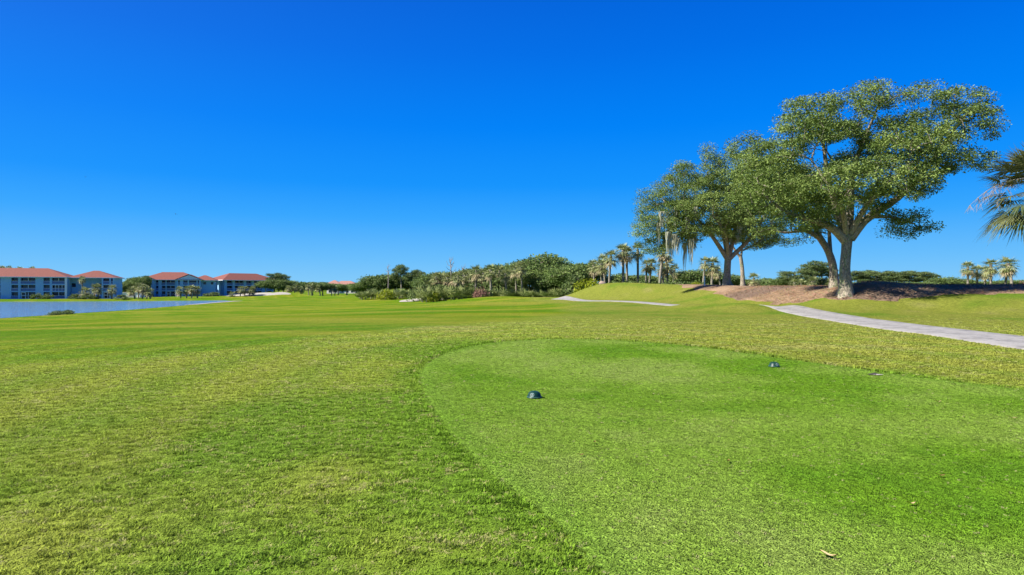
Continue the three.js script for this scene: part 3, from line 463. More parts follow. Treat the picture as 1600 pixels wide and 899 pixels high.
// palms on the rise beside the path, left of the oaks
const GP = 'palms on the rise left of the oaks';
for (const [b, D, top, label, o] of [
  [129, 118, 47, 'low leafy palm at the left end of the palms on the rise', { s: 1 }], [140, 112, 50, 'leaning palm second from the left on the rise', {}], [146, 116, 56, 'full headed palm just left of the tallest pair', {}], [152, 110, 62, 'tall palm left of the slender pair on the rise', {}],
  [174, 110, 73, 'tallest slender palm of the close pair on the rise', { s: 1.15 }], [180, 113, 68, 'second slender palm touching the tallest one', { s: 1.1 }], [197, 112, 73, 'tall palm between the slender pair and the moss', { s: 1.1 }],
  [209, 116, 47, 'short palm with twin trunk neighbour under the moss', { s: 0.95 }], [213, 118, 49, 'short palm leaning right under the moss', { s: 0.95, tilt: -0.06 }], [230, 108, 74, 'tall palm half hidden by the hanging moss', { s: 1.2 }], [236, 120, 44, 'squat palm behind the moss', { s: 1.1 }], [243, 114, 52, 'broad palm with shaggy skirt right of the moss', { s: 1.25 }], [252, 124, 40, 'small palm low behind the shaggy one', {}],
  [296, 104, 52, 'curved palm bending right beside the white post', { s: 0.8, tilt: -0.16 }], [312, 104, 52, 'palm in front of the left oak trunk', { s: 1.05 }], [327, 130, 36, 'small palm showing left of the oak trunk', { s: 0.9 }], [378, 120, 26, 'small palm between the two oak groups', { s: 0.95 }],
]) palm(b, D, top, label, GP, o);
for (const [b, D, top, rx, k, o] of inOrder([[88, 128, 38, 4.8, 0], [104, 134, 41, 4.8, 1], [118, 132, 40, 4.4, 3], [165, 134, 24, 3.6, 0], [190, 136, 22, 3.4, 1], [220, 138, 20, 3.4, 3], [262, 132, 26, 3.6, 0], [275, 126, 30, 3.8, 1], [292, 134, 26, 3.8, 3], [310, 138, 28, 3.6, 0], [330, 140, 22, 3.6, 1], [350, 150, 16, 3.6, 3], [395, 170, 16, 4, 0], [365, 150, 14, 3.2, 2]])) tree(k, b, D, top, rx, `dark green bushy tree, ${o} from the left behind the palms on the rise`, 'bushy trees behind the rise');
for (const [b, D, top, rx, k, label] of [[112, 112, 12, 2, 1, 'yellow green shrub at the left foot of the rise'], [127, 111, 12, 1.7, 1, 'yellow green shrub right of its yellow neighbour'], [100, 114, 22, 2.4, 3, 'dark rounded shrub left of the yellow shrubs'], [200, 106, 12, 2.2, 0, 'green shrub under the tall palm by the moss'], [186, 108, 11, 2, 3, 'green shrub at the foot of the slender pair'], [218, 107, 11, 2.2, 0, 'green shrub under the hanging moss'], [242, 108, 10, 2, 3, 'green shrub at the foot of the shaggy palm'], [262, 106, 15, 2.4, 0, 'broad green shrub right of the shaggy palm'], [285, 104, 14, 2.4, 0, 'broad green shrub left of the white post'], [288, 92, 5, 0.8, 1, 'tiny yellow shrub beside the white post'], [160, 109, 10, 1.8, 3, 'green shrub between the left palms on the rise']]) shrub(k, b, D, top, rx, label, 'shrubs on the rise');

// the thicket of palms and trees beyond the fairway
const GT = 'palms of the thicket beyond the fairway';
for (const [b, D, top, label, o] of [
  [-57, 142, 38, 'tall palm at the front of the thicket left part', { s: 1.15 }], [-33, 138, 40, 'tall palm in the middle of the thicket front', { s: 1.2 }], [-9, 140, 33, 'palm right of the middle of the thicket', { s: 1.1 }], [7, 144, 40, 'left one of two tall close palms in the thicket', { s: 1.1 }], [16, 140, 43, 'right one of two tall close palms in the thicket', { s: 1.1 }],
  [-101, 148, 26, 'palm under the bare snag of the thicket', { s: 1.1 }], [-89, 146, 27, 'palm with pale trunk right of the bare snag', { s: 1.1 }], [-83, 142, 28, 'palm with leaning pale trunk in the thicket', {}], [-67, 148, 24, 'shorter palm beside the small snag', {}],
]) palm(b, D, top, label, GT, o);
for (const [b, D, top, o] of inOrder([[-118, 150, 27], [-125, 152, 21], [-110, 152, 25], [-75, 150, 30], [-45, 150, 33], [-22, 150, 37], [28, 150, 37], [-131, 150, 15]])) palm(b, D, top, `leafy palm packed in the thicket, ${o} from the left of its kind`, GT, { s: 1.15 });
for (const [b, D, top, rx, k, label] of [[47, 150, 57, 6.2, 0, 'tallest round topped tree in the thicket'], [22, 154, 48, 5.4, 1, 'round tree left of the tallest one in the thicket'], [65, 148, 40, 4.6, 3, 'round tree right of the tallest one in the thicket'], [35, 144, 30, 4, 2, 'lower lime tinged tree before the tallest one']]) tree(k, b, D, top, rx, label, 'round trees of the thicket');
for (const [b, D, top, rx, k, o] of inOrder([[-130, 160, 19, 4, 1], [-108, 160, 27, 4.4, 3], [-88, 162, 27, 4.6, 0], [-66, 158, 33, 4.6, 1], [-44, 160, 33, 4.6, 0], [-20, 160, 39, 5, 3], [0, 158, 43, 5, 0], [-5, 150, 27, 3.8, 1], [60, 142, 27, 3.8, 0], [80, 152, 33, 4.4, 1], [76, 140, 21, 3.4, 3]])) tree(k, b, D, top, rx, `dark leafy tree, ${o} from the left along the back of the thicket`, 'leafy trees filling the thicket');
{ const r = rngOf(61); for (let k = 0; k < 26; k++) { const b = -140 + k * 8.6 + (r() - 0.5) * 5, D = 137 + 6 * r(); palmetto(k % 3, b, D, -2 + 10 * r(), 1.9 + 0.8 * r(), `fan leaved palmetto, ${ORD[k]} from the left along the front of the thicket`, 'palmettos along the thicket'); } }
{ const r = rngOf(63); for (let k = 0; k < 18; k++) shrub(k % 2 ? 0 : 3, -138 + k * 12.6 + (r() - 0.5) * 6, 146 + 4 * r(), 4 + 8 * r(), 3 + r(), `green undergrowth shrub, ${ORD[k]} from the left under the thicket palms`, 'undergrowth of the thicket'); }
shrub(2, -48, 132, 0, 1.7, 'reddish brown shrub in front of the thicket'); shrub(1, -122, 138, -7, 1.6, 'lime shrub at the left foot of the thicket'); shrub(3, -40, 133, -3, 1.5, 'green shrub beside the reddish one');
// dead trees
function snag(b, D, top, seed, label) {
  const p = at(b, D), H = EYE + top / 1000 * D - p[1], r = rngOf(seed), W = new Geo(); tube(W, [[0, -0.3, 0, 0.2], [0.15, H * 0.5, 0, 0.15], [0, H * 0.8, 0, 0.1], [0.1, H, 0, 0.03]], 7);
  for (let k = 0; k < 9; k++) { const y = H * (0.62 + 0.035 * k), a = k * 2.4, L = 1.5 - 0.1 * k, x1 = Math.cos(a) * L * 0.6, z1 = Math.sin(a) * L * 0.6; tube(W, [[0.05, y, 0, 0.07], [x1, y + 0.35, z1, 0.05], [x1 * 1.6, y + 0.9 + 0.4 * r(), z1 * 1.5, 0.02]], 5); tube(W, [[x1, y + 0.35, z1, 0.04], [x1 * 1.5 + 0.2, y + 0.5, z1 * 1.2 - 0.2, 0.015]], 4); }
  const t = thing('dead_tree', label, 'dead tree', p); mesh('trunk', W.build(), M.dead, t);
}
snag(-96, 150, 48, 1, 'bare forked snag above the left palms of the thicket'); snag(-77, 152, 34, 2, 'small bare snag right of the taller one'); snag(-194, 205, 37, 3, 'lone dead tree left of the tall pines');
// left of the thicket, farther off
for (const [b, D, top, rx, k, label] of [[-173, 205, 35, 3.4, 0, 'tall open crowned pine right of the dead tree'], [-147, 208, 27, 3.2, 1, 'open crowned pine with drooping right side'], [-155, 214, 24, 3, 2, 'slimmer pine between two taller pines']]) pine(k, b, D, top, rx, label, 'pines left of the thicket');
for (const [b, D, top, rx, k, o] of inOrder([[-225, 215, 13, 5, 1], [-210, 210, 20, 5.5, 0], [-197, 212, 23, 5.5, 3], [-182, 214, 19, 5.5, 1], [-165, 212, 18, 5.5, 2], [-150, 210, 17, 5.5, 0], [-138, 205, 19, 5, 3], [-237, 220, 10, 4.5, 0]])) tree(k, b, D, top, rx, `leafy tree, ${o} from the left in the clump beyond the bunkers`, 'clump beyond the bunkers');
{ const r = rngOf(62); for (let k = 0; k < 14; k++) palmetto(k % 3, -236 + k * 7.4 + (r() - 0.5) * 4, 196 + 6 * r(), -4 + 6 * r(), 2.6, `palmetto, ${ORD[k]} from the left along the foot of the far clump`, 'palmettos of the far clump'); }
shrub(1, -198, 192, -3, 2.6, 'lime shrub in front of the far clump');
// far left trees beyond the green
for (const [b, D, top, rx, k, label] of [[-372, 335, 22, 5.2, 2, 'tall open pine right of the condominiums'], [-358, 340, 20, 5, 0, 'second open pine right of the condominiums']]) pine(k, b, D, top, rx, label, 'pines beyond the green');
for (const [b, D, top, rx, k, o] of inOrder([[-385, 330, 12, 5, 3], [-366, 330, 14, 6, 0], [-345, 335, 13, 6, 1], [-330, 340, 10, 5, 0], [-312, 345, 10, 5, 3], [-296, 350, 8, 5, 1], [-272, 380, 7, 6, 0], [-258, 380, 6, 6, 1], [-300, 380, 10, 5, 2]])) tree(k, b, D, top, rx, `dark tree, ${o} from the left in the row beyond the far green`, 'row beyond the green');
for (const [b, D, top, o] of inOrder([[-350, 310, 5], [-340, 312, 7], [-330, 314, 4], [-318, 330, 10], [-314, 334, 8], [-300, 340, 5], [-282, 350, 6], [-277, 352, 4]])) palm(b, D, top, `far palm, ${o} from the left in the row beyond the green`, 'far palms beyond the green', { s: 1.35 });
// right: behind the mulch bank
for (const [b, D, top, rx, k, label] of [[440, 150, 26, 4.6, 2, 'flat topped yellow green pine left of the oak trunks'], [473, 152, 40, 4.8, 1, 'taller flat topped pine just left of the oak trunks'], [486, 158, 34, 4, 0, 'flat topped pine partly behind the dark oak trunk']]) pine(k, b, D, top, rx, label, 'flat topped pines behind the mulch bank');
for (const [b, D, top, o] of inOrder([[443, 140, 18], [451, 142, 16], [470, 140, 20], [492, 142, 18]])) palm(b, D, top, `pale trunked palm, ${o} from the left under the flat topped pines`, 'palms under the flat pines', { s: 1 });
for (const [b, D, top, rx, k, o] of inOrder([[540, 170, 25, 4, 0], [556, 175, 26, 4.2, 1], [572, 172, 24, 4.2, 2], [590, 176, 25, 4.2, 0], [610, 172, 24, 4, 1], [632, 176, 25, 4, 2], [648, 172, 23, 3.6, 0]])) pine(k, b, D, top, rx, `low flat crowned pine, ${o} from the left in the row right of the oak`, 'row of low pines right of the oak');
for (const [b, D, top, rx, k, o] of inOrder([[405, 160, 13, 4, 1], [420, 158, 17, 4, 0], [455, 160, 15, 4, 3], [500, 160, 17, 4, 0], [545, 160, 10, 4, 1], [565, 158, 9, 3.8, 2], [585, 160, 12, 4, 0], [605, 158, 10, 3.8, 2], [625, 162, 8, 4, 1], [648, 160, 10, 4, 3], [668, 165, 18, 4.5, 0], [690, 165, 15, 4.5, 1], [705, 168, 13, 4.5, 3], [725, 165, 11, 4, 0], [748, 165, 11, 4, 1], [775, 165, 13, 4, 3], [800, 165, 14, 4.5, 0], [830, 165, 15, 4.5, 1]])) tree(k, b, D, top, rx, `green tree, ${o} from the left in the hedge line behind the mulch`, 'hedge line behind the mulch bank');
for (const [b, D, top, label, o] of [[713, 130, 44, 'leftmost palm of the six at the right', { s: 1.1 }], [728, 132, 38, 'second palm of the six at the right', { s: 1.05 }], [739, 136, 36, 'third and darkest palm of the six', { s: 1.1 }], [749, 128, 49, 'fourth and tall palm of the six', { s: 1.25 }], [771, 130, 42, 'fifth palm of the six at the right', { s: 1.1 }], [783, 124, 53, 'rightmost and fullest palm of the six', { s: 1.4 }]]) palm(b, D, top, label, 'six palms at the right', o);
shrub(2, 800, 118, 8, 1.8, 'reddish shrub at the right edge behind the mulch');

// a far-off wood closing the horizon
{
  const r = rngOf(71), G = new Geo();
  for (let k = 0; k < 2600; k++) { const a = (-58 + 116 * r()) * Math.PI / 180, D = 640 + 160 * r(), x = D * Math.sin(a), z = D * Math.cos(a), hN = 4 + 4.5 * fbm(a * 40, 2, 3), y = ground(x, z) + hN * Math.sqrt(r()); for (let j = 0; j < 14; j++) { const d = rdir(r), n = rdir(r).add(V(0, 0.8, 0)).normalize(), e = rdir(r); e.addScaledVector(n, -e.dot(n)).normalize(); leaf(G, x + d.x * 2.4, y + d.y * 1.5, -z + d.z * 2.4, e, n, 1.5, 0.9, mixc([0.05, 0.09, 0.03], [0.16, 0.21, 0.08], r())); } }
  const m = mesh('distant_wood', G.build(), M.leaf); m.userData = { kind: 'stuff', label: 'far off belt of woodland along the horizon', category: 'woodland' };
}
console.log('trees done');

// ---------------------------------------------------------------- condominiums across the lake
const plaster = noiseTex(128, (u, v) => 0.93 + 0.12 * (tf(u, v, 8, 3) - 0.5));
const roofTex = noiseTex(256, (u, v, x, y) => { const w = 0.5 + 0.5 * Math.sin(u * 6.283 * 24), n = 0.8 + 0.14 * w + 0.25 * (tf(u, v, 16, 3) - 0.5); return [n, n * 0.96, n * 0.94]; });
M.wall = new THREE.MeshStandardMaterial({ name: 'pale_blue_plaster', color: new THREE.Color().setRGB(0.28, 0.50, 0.74), map: plaster, roughness: 0.9 });
M.trim = new THREE.MeshStandardMaterial({ name: 'white_trim', color: new THREE.Color().setRGB(0.74, 0.76, 0.78), roughness: 0.7 });
M.roof = new THREE.MeshStandardMaterial({ name: 'terracotta_tile', color: new THREE.Color().setRGB(0.178, 0.050, 0.033), map: roofTex, bumpMap: roofTex, bumpScale: 0.05, roughness: 0.85 });
M.glassDark = new THREE.MeshPhysicalMaterial({ name: 'dark_glass', color: new THREE.Color().setRGB(0.015, 0.02, 0.045), roughness: 0.12 });
M.rail = new THREE.MeshStandardMaterial({ name: 'blue_grey_rail', color: new THREE.Color().setRGB(0.10, 0.15, 0.32), roughness: 0.6 });
M.greyPaint = new THREE.MeshStandardMaterial({ name: 'grey_paint', color: new THREE.Color().setRGB(0.34, 0.36, 0.38), roughness: 0.9 });
const box = (w, h, d, x, y, z) => { const g = new THREE.BoxGeometry(w, h, d); g.translate(x, y, z); return g; };
function hipGeo(w, d, h, cx, y, cz, gableL = false, gableR = false) { // ridge along x; overhang already in w, d
  const G = new Geo(), a = w / 2, b = d / 2, r = Math.max(0.5, a - b), L = gableL ? -a : -r, R = gableR ? a : r, P = [[-a, 0, b], [a, 0, b], [a, 0, -b], [-a, 0, -b], [L, h, 0], [R, h, 0]];
  const face = (ids) => { const p = ids.map((i) => V(...P[i])), n = p[1].clone().sub(p[0]).cross(p[2].clone().sub(p[0])).normalize(), v = p.map((q) => G.v(q.x + cx, q.y + y, q.z + cz, n.x, n.y, n.z, WHITE, (Math.abs(n.x) > 0.3 ? q.z : q.x) / 8, Math.hypot(q.y, Math.abs(n.x) > 0.3 ? q.x : q.z) / 8)); for (let k = 2; k < v.length; k++) G.tri(v[0], v[k - 1], v[k]); };
  face([0, 1, 5, 4]); face([1, 2, 5]); face([2, 3, 4, 5]); face([3, 0, 4]); return G.build();
}
// a block: front frame with openings, body behind it, lanais, roof. x from the block's left end, front at z = 0
const FH = 2.75;
function block(t, x0, w, depth, bays, z0 = 0, floors = 3, wall = M.wall) {
  const Hh = floors * FH, s = new THREE.Shape([[0, -0.4], [w, -0.4], [w, Hh], [0, Hh]].map(([x, y]) => new THREE.Vector2(x, y)));
  for (const [bx, bw] of bays) for (let f = 0; f < floors; f++) { const y = f * FH + (f ? 0.22 : 0.08), h = FH - (f ? 0.42 : 0.28); s.holes.push(new THREE.Path([[bx, y], [bx, y + h], [bx + bw, y + h], [bx + bw, y]].map(([x, yy]) => new THREE.Vector2(x, yy)))); }
  const g = new THREE.ExtrudeGeometry(s, { depth: 1.4, bevelEnabled: false }); g.translate(x0, 0, z0 - 1.4);
  mesh('wall', mergeGeometries([g, box(w, Hh + 0.4, depth - 1.41, x0 + w / 2, (Hh - 0.4) / 2, z0 - 1.41 - (depth - 1.41) / 2)].map((q) => { const k = q.index ? q.toNonIndexed() : q; return k; })), wall, t);
  for (const [bx, bw, kind] of bays) for (let f = 0; f < floors; f++) {
    const y = f * FH + (f ? 0.22 : 0.08), h = FH - (f ? 0.42 : 0.28), L = new THREE.Group(); L.name = 'lanai'; L.position.set(x0 + bx, y, z0); t.add(L);
    mesh('window', box(bw - 0.02, h - 0.02, 0.04, bw / 2, h / 2, -1.15), M.glassDark, L);
    if (f || kind !== 'door') mesh('railing', box(bw - 0.02, 0.98, 0.05, bw / 2, 0.5, -0.12), M.rail, L);
    mesh('handrail', box(bw - 0.02, 0.09, 0.1, bw / 2, 1.06, -0.12), M.trim, L);
    if (bw > 3.5) mesh('mullion', box(0.14, h, 0.12, bw / 2, h / 2, -0.3), M.trim, L);
    if (kind === 'door' && !f) { const d = [box(0.14, 2.2, 0.1, 0.3, 1.1, -0.12), box(0.14, 2.2, 0.1, 1.55, 1.1, -0.12), box(1.39, 0.14, 0.1, 0.925, 2.27, -0.12), box(1.1, 0.12, 0.08, 0.925, 1.25, -0.12)]; mesh('screen_door', mergeGeometries(d), M.trim, L); }
    if (kind === 'glazed' && f === 1) for (let k = 0; k < 4; k++) { mesh('pane_frame', mergeGeometries([box(0.1, h, 0.08, 0.06 + k * bw / 4, h / 2, -0.05), box(bw / 4, 0.1, 0.08, (k + 0.5) * bw / 4, h - 0.06, -0.05)]), M.trim, L); }
  }
  return Hh;
}
const fascia = (t, w, d, cx, y, cz) => { mesh('fascia', mergeGeometries([box(w + 0.1, 0.28, 0.12, cx, y - 0.1, cz + d / 2), box(w + 0.1, 0.28, 0.12, cx, y - 0.1, cz - d / 2), box(0.12, 0.28, d - 0.14, cx - w / 2, y - 0.1, cz), box(0.12, 0.28, d - 0.14, cx + w / 2, y - 0.1, cz)]), M.trim, t); mesh('soffit', box(w - 0.2, 0.06, d - 0.2, cx, y - 0.12, cz), M.trim, t); };
function roof(t, w, d, h, cx, y, cz, gl, gr) { mesh('roof', hipGeo(w, d, h, cx, y, cz, gl, gr), M.roof, t); fascia(t, w, d, cx, y, cz); }
const GC = 'condominiums across the lake';
{ // nearest block, running out of the frame to the left
  const D = 240, k = 0.196, t = thing('condominium', 'long three storey condominium with red hip roof, leftmost across the lake', 'building', [-0.8 * D, ground(-0.8 * D, D) + 0.05, -D], 0.35, GC);
  const X = (px) => px * k;
  block(t, X(-96), X(204), 15, [[-93, 11], [-78, 24], [-40, 11], [-25, 22], [-2.5, 2.5], [17, 11, ''], [32, 24, 'door'], [69, 10.5, ''], [83, 22, 'glazed']].map(([b, w, q]) => [X(b + 96), X(w), q]));
  mesh('column', box(0.7, 8.3, 0.5, X(106.8), 4.1, 0.27), M.trim, t);
  roof(t, X(210), 17.5, 3.5, X(6), 8.35, -7.4);
  block(t, X(108.2), X(57), 11, [], -6); block(t, X(165.4), X(22), 14, [[2.5, 11, 'door'], [16, 3.5, '']].map(([b, w, q]) => [X(b), X(w), q]), -1.5);
  mesh('roof', hipGeo(X(86), 15, 2.9, X(148), 8.2, -9), M.roof, t); fascia(t, X(86), 15, X(148), 8.2, -9);
  for (const [px, y] of [[112, 5.2], [158, 5.2], [158, 2.2]]) { const wdw = mesh('window', box(1.3, 1.5, 0.08, X(px), y, -5.97), M.glassDark, t); mesh('window_frame', box(1.5, 0.1, 0.12, X(px), y - 0.8, -5.96), M.trim, wdw); }
}
{ // second building: two gabled bays joined by a hip roof
  const D = 312, k = 0.2855, t = thing('condominium', 'three storey condominium with two gabled bays, middle of the three across the lake', 'building', [-0.583 * D, ground(-0.583 * D, D) + 0.05, -D], 0.32, GC), X = (px) => px * k;
  const gable = (cx, w) => { const s = new THREE.Shape([[-w / 2 - 0.3, 0], [w / 2 + 0.3, 0], [0, w * 0.21]].map(([x, y]) => new THREE.Vector2(x, y))), g = new THREE.ExtrudeGeometry(s, { depth: 0.3, bevelEnabled: false }); g.translate(cx, 8.27, 0.7); mesh('gable', g, M.trim, t); const G = new Geo(), W = w / 2 + 0.9, h = W * 0.42; for (const q of [-1, 1]) { const n = [q * 0.39, 0.92, 0], a = G.v(cx + q * W, 8.22, 1.5, ...n, WHITE, 0, 0), b = G.v(cx, 8.25 + h, 1.5, ...n, WHITE, 0, 0.5), c = G.v(cx, 8.25 + h, -7, ...n, WHITE, 1, 0.5), d = G.v(cx + q * W, 8.22, -7, ...n, WHITE, 1, 0); if (q < 0) { G.tri(a, b, c); G.tri(a, c, d); } else { G.tri(a, c, b); G.tri(a, d, c); } } mesh('gable_roof', G.build(), M.roof, t); };
  block(t, X(-1), X(24), 16, [[2, 6], [9, 10.5, '']].map(([b, w, q]) => [X(b), X(w), q]), 1.0);
  block(t, X(23.1), X(35), 14, [[2, 4, ''], [11, 6, ''], [18.5, 13, 'door']].map(([b, w, q]) => [X(b), X(w), q]), 0);
  block(t, X(58.2), X(37), 16, [[2, 3, ''], [10, 7, ''], [19, 12, 'door'], [32.5, 3, '']].map(([b, w, q]) => [X(b), X(w), q]), 1.0);
  block(t, X(95.4), X(21), 11, [], -4);
  gable(X(11), X(26)); gable(X(77), X(40));
  mesh('roof', hipGeo(X(100), 19, 3.9, X(47), 8.3, -8), M.roof, t); fascia(t, X(100), 19, X(47), 8.28, -8); mesh('roof', hipGeo(X(44), 14, 2.6, X(98), 8.15, -9.5), M.roof, t); fascia(t, X(44), 14, X(98), 8.13, -9.5);
  for (const [px, y] of [[100, 6.6], [112, 6.6]]) { const wdw = mesh('window', box(1.2, 1.3, 0.08, X(px), y, -3.97), M.glassDark, t); mesh('window_frame', box(1.4, 0.1, 0.12, X(px), y - 0.7, -3.96), M.trim, wdw); }
}
{ // third building, turned away and running back
  const D = 335, t = thing('condominium', 'three storey condominium farthest right, roof sloping away behind palms', 'building', [-0.45 * D, ground(-0.45 * D, D) + 0.05, -D], 0.95, GC);
  block(t, 0, 25, 15, [[1.5, 3.2, ''], [6, 5, ''], [12.5, 3.2, ''], [17, 5, '']]);
  block(t, 25.1, 6, 12, [[1.4, 3, '']], -2);
  roof(t, 34, 18, 3.8, 15, 8.35, -7);
}
{ // low pale garage between the first two
  const t = thing('garage', 'low pale garage wall between the two left condominiums', 'building', at(-598, 290), 0.1); mesh('wall', box(9, 2.2, 5, 0, 1.0, -2.5), M.trim, t); mesh('roof', box(9.4, 0.18, 5.4, 0, 2.2, -2.5), M.greyPaint, t); mesh('door', box(2.4, 2, 0.1, 1.2, 1, 0.06), M.greyPaint, t);
}
{ // far villa beyond the green
  const t = thing('villa', 'far pale two storey villa with pinkish roofs beyond the green', 'building', at(-262, 470), 0); M.roofPink = M.roof.clone(); M.roofPink.color.setRGB(0.30, 0.15, 0.12); M.villaWall = M.trim.clone(); M.villaWall.color.setRGB(0.6, 0.55, 0.5);
  mesh('wall', mergeGeometries([box(16, 7, 9, 0, 3.2, -4.5), box(9, 7.4, 9, -8.2, 3.4, -3.4)]), M.villaWall, t); mesh('roof', hipGeo(18, 11, 2.6, 0, 6.7, -4.5), M.roofPink, t); mesh('roof', hipGeo(11, 10.6, 2.7, -8.2, 7.1, -3.4), M.roofPink, t);
  for (const x of [-10.5, -6.5, -1.5, 2, 5.5]) for (const y of [1.6, 4.8]) mesh('window', box(1.5, 1.7, 0.1, x, y, x < -4 ? 1.13 : 0.03), M.glassDark, t);
}
// palms and shrubs round the condominiums
for (const [b, D, top, label, o] of [[-672, 236, 20, 'tall palm before the leftmost condominium', {}], [-667, 234, 3, 'short bushy palm before the leftmost condominium', { s: 1.5 }], [-653, 233, 9, 'left one of the paired palms before the leftmost condominium', { s: 1.4 }], [-647, 233, 8, 'right one of the paired palms before the leftmost condominium', { s: 1.4 }], [-626, 234, 7, 'palm before the right wing of the leftmost condominium', { s: 1.4 }]]) palm(b, D, top, label, 'palms before the leftmost condominium', o);
for (const [b, D, top, o] of inOrder([[-590, 240, 4], [-584, 243, 10], [-578, 240, 8], [-571, 243, 5], [-566, 240, 2]])) palm(b, D, top, `palm, ${o} from the left in the bunch between two condominiums`, 'bunch of palms on the far bank', { s: 1.3 });
for (const [b, D, top, o] of inOrder([[-518, 262, 4], [-509, 264, 5], [-501, 262, 6], [-492, 264, 4]])) palm(b, D, top, `pale headed palm, ${o} from the left before the middle condominium`, 'palms before the middle condominium', { s: 1.35 });
for (const [b, D, top, o] of inOrder([[-437, 285, -4], [-425, 285, 5], [-418, 288, 4], [-411, 286, 3], [-405, 288, 5]])) palm(b, D, top, `palm, ${o} from the left before the rightmost condominium`, 'palms before the rightmost condominium', { s: 1.35 });
for (const [b, D, top, o] of inOrder([[-797, 275, 36], [-788, 275, 36], [-770, 278, 35], [-753, 276, 35]])) palm(b, D, top, `palm top, ${o} from the left showing over the leftmost red roof`, 'palms behind the leftmost roof', { s: 1.4 });
for (const [b, D, top, rx, k, o] of inOrder([[-606, 300, 10, 4.5, 0], [-597, 306, 13, 5, 1], [-586, 312, 18, 5, 3], [-578, 302, 20, 4.5, 0], [-545, 345, 24, 6, 1]])) tree(k, b, D, top, rx, `tree, ${o} from the left behind the gap between two condominiums`, 'trees between the condominiums');
for (const [b, D, top, rx, k, label] of [[-742, 236.5, -8, 2.2, 0, 'dark shrub under the left windows of the leftmost condominium'], [-726, 236.5, -9, 2, 0, 'dark shrub by the door of the leftmost condominium'], [-682, 233, -10, 2.6, 3, 'dark shrub at the corner of the leftmost condominium'], [-660, 232, -10, 3, 0, 'dark shrub behind the paired palms'], [-610, 232, -11, 2.4, 3, 'dark shrub at the right wing of the leftmost condominium'], [-475, 300, -8, 3, 0, 'dark shrub against the plain wall of the middle condominium'], [-467, 300, -7, 3, 3, 'dark shrub right of the one against the plain wall'], [-712, 104, -41, 1.2, 0, 'low dark shrub on the near lake shore'], [-704, 107, -40, 1.4, 0, 'low dark shrub spreading right on the near lake shore'], [-695, 111, -39, 1.1, 3, 'smallest low shrub on the near lake shore']]) shrub(k, b, D, top, rx, label, 'shrubs round the lake');

// ---------------------------------------------------------------- small things
M.green = new THREE.MeshPhysicalMaterial({ name: 'green_plastic', color: new THREE.Color().setRGB(0.004, 0.028, 0.020), roughness: 0.42, specularIntensity: 0.6 });
M.pale = new THREE.MeshStandardMaterial({ name: 'pale_print', color: new THREE.Color().setRGB(0.20, 0.29, 0.29), roughness: 0.6 });
M.rimGreen = new THREE.MeshStandardMaterial({ name: 'worn_green_rim', color: new THREE.Color().setRGB(0.06, 0.16, 0.14), roughness: 0.6 });
function marker(b, D, turnY, label) { // a rounded dome on a flanged foot, with a pale ring emblem on its face
  const t = thing('tee_marker', label, 'tee marker', at(b, D, 0.016), turnY, 'tee markers');
  const prof = [[0.0, 0], [0.108, 0], [0.110, 0.010], [0.098, 0.018], [0.092, 0.046], [0.078, 0.074], [0.052, 0.090], [0.0, 0.096]].map(([x, y]) => new THREE.Vector2(x, y)); mesh('body', new THREE.LatheGeometry(prof, 36), M.green, t);
  const e = new THREE.Group(); e.name = 'emblem'; t.add(e); e.position.set(0, 0.052, 0.088); e.rotation.x = -0.28;
  mesh('ring', new THREE.TorusGeometry(0.024, 0.004, 8, 28), M.pale, e); mesh('bar', box(0.008, 0.036, 0.006, 0, 0, 0.001), M.pale, e);
  mesh('foot_ring', new THREE.TorusGeometry(0.106, 0.003, 6, 36).rotateX(Math.PI / 2).translate(0, 0.017, 0), M.rimGreen, t);
}
marker(35, 9.2, -0.35, 'green domed tee marker nearest the camera'); marker(410, 12.8, 0.25, 'green domed tee marker farther right on the tee');
M.leafDry = new THREE.MeshStandardMaterial({ name: 'dry_leaf', color: new THREE.Color().setRGB(0.24, 0.10, 0.045), roughness: 0.8, side: THREE.DoubleSide }); M.leafTan = M.leafDry.clone(); M.leafTan.color.setRGB(0.46, 0.33, 0.17);
function fallen(b, v, len, turnY, m, label) { const D = EYE / v * 1000, G = new Geo(), N = 7; len *= 1.3; const w = len * 0.34; const rows = []; for (let k = 0; k <= N; k++) { const t = k / N, q = w * Math.sin(Math.PI * Math.pow(t, 0.8)) * 0.5 + 0.001, x = (t - 0.5) * len, y = 0.02 + 0.10 * len * Math.cos(t * 5); rows.push([G.v(x, y + 0.12 * w, -q, 0, 1, 0.2, WHITE), G.v(x, y, 0, 0, 1, 0, WHITE), G.v(x, y + 0.2 * w, q, 0, 1, -0.2, WHITE)]); } for (let k = 0; k < N; k++) for (let j = 0; j < 2; j++) { G.tri(rows[k][j], rows[k][j + 1], rows[k + 1][j]); G.tri(rows[k + 1][j], rows[k][j + 1], rows[k + 1][j + 1]); } const p = at(b, D, 0.02), o = mesh('fallen_leaf', G.build(), m); o.position.set(...p); o.rotation.y = turnY; tag(o, label, 'leaf', 'fallen leaves on the tee'); }
fallen(107, 267, 0.055, 0.3, M.leafDry, 'dark red leaf lying left on the tee'); fallen(338, 277, 0.05, 1, M.leafDry, 'brown leaf in the middle of the tee'); fallen(624, 345, 0.06, 0.2, M.leafTan, 'orange tan leaf near the right front of the tee'); fallen(670, 300, 0.06, -0.2, M.leafDry, 'brown leaf above the orange tan one'); fallen(495, 427, 0.075, -0.5, M.leafTan, 'pale curled leaf nearest the bottom of the picture'); fallen(666, 182, 0.08, 0.1, M.leafTan, 'tan leaf far right on the tee'); fallen(782, 208, 0.09, -0.4, M.leafTan, 'pale leaf at the right edge of the tee'); fallen(129, 247, 0.045, 1.2, M.leafDry, 'small brown leaf above the dark red one');
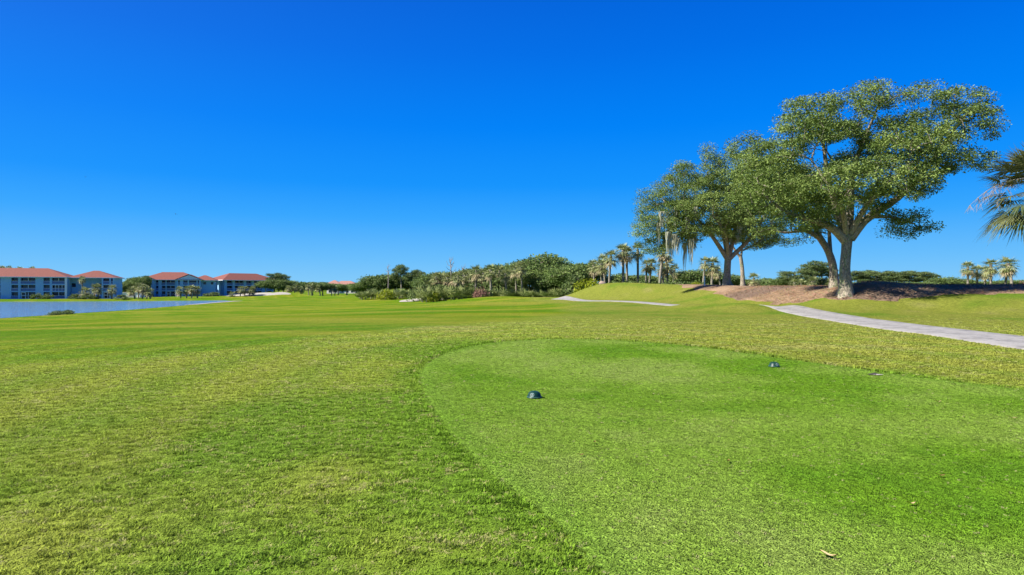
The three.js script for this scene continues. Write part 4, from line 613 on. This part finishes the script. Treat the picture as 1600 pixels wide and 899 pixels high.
{ // turf divot by the tee edge
  M.soil = new THREE.MeshStandardMaterial({ name: 'soil', color: new THREE.Color().setRGB(0.03, 0.028, 0.02), roughness: 1 }); const D = 11.6, t = thing('divot', 'dark torn divot in the turf right of the far tee marker', 'divot', at(567, D, 0.022));
  const b = (rx, rz, h, s) => { const G = new Geo(), c = G.v(0, h, 0, 0, 1, 0, WHITE), o = []; for (let k = 0; k < 18; k++) { const a = k / 18 * 6.283, q = 0.75 + 0.5 * hash(k, s); o.push(G.v(Math.cos(a) * rx * q, 0.004, Math.sin(a) * rz * q, 0, 1, 0, WHITE)); } for (let k = 0; k < 18; k++) G.tri(c, o[(k + 1) % 18], o[k]); return G.build(); };
  mesh('sand_rim', b(0.12, 0.045, 0.014, 5).translate(0.03, 0, 0.04), M.sand, t); mesh('soil', b(0.12, 0.06, 0.034, 3), M.soil, t);
}
function post(b, D, h, r, label) { const t = thing('post', label, 'post', at(b, D)); mesh('shaft', new THREE.CylinderGeometry(r, r * 1.1, h + 0.3, 10).translate(0, h / 2 - 0.15, 0), M.trim, t); mesh('cap', new THREE.SphereGeometry(r * 1.15, 10, 6).translate(0, h, 0), M.trim, t); }
post(301, 78, 1.1, 0.07, 'short white post left of the moss hung oak'); post(600, 62, 0.95, 0.06, 'short pale post right of the tallest oak');
{ M.stone = new THREE.MeshStandardMaterial({ name: 'pale_stone', color: new THREE.Color().setRGB(0.30, 0.22, 0.18), map: plaster, roughness: 0.95 }); const g = new THREE.IcosahedronGeometry(0.5, 3), p = g.attributes.position; for (let i = 0; i < p.count; i++) { const x = p.getX(i), y = p.getY(i), z = p.getZ(i), f = 0.8 + 0.4 * fbm(x * 1.7 + 5 + z, y * 1.7 + z * 1.3, 3); p.setXYZ(i, x * f * 1.2, y * f * 0.75, z * f); } g.computeVertexNormals(); const o = mesh('boulder', g, M.stone), q = at(141, 105); o.position.set(q[0], q[1] + 0.2, q[2]); tag(o, 'pale pinkish boulder at the foot of the left palms', 'rock'); }
M.bird = new THREE.MeshStandardMaterial({ name: 'bird', color: new THREE.Color().setRGB(0.03, 0.035, 0.05), roughness: 0.9 });
function bird(b, v, D, bank, label) { const G = new Geo(); for (const q of [-1, 1]) { const n = [0, 1, 0], a = G.v(0, 0, -0.1, ...n, WHITE), b2 = G.v(0, 0.01, 0.14, ...n, WHITE), c = G.v(q * 0.32, 0.14, -0.04, ...n, WHITE), d = G.v(q * 0.32, 0.13, 0.1, ...n, WHITE), e = G.v(q * 0.66, 0.06, 0.1, ...n, WHITE); G.tri(a, c, b2); G.tri(c, d, b2); G.tri(c, e, d); } const t = thing('bird', label, 'bird', [b / 1000 * D, EYE + v / 1000 * D, -D], 0.6, 'birds in the sky'); t.rotation.z = bank; mesh('wings', G.build(), M.bird, t); mesh('body', new THREE.SphereGeometry(0.09, 10, 8).scale(0.9, 0.8, 2.6), M.bird, t); }
bird(-667, 173, 190, 0.3, 'tiny bird higher in the left sky'); bird(-526, 115, 150, -0.5, 'tiny bird lower in the left sky');

renderer.render(scene, camera);
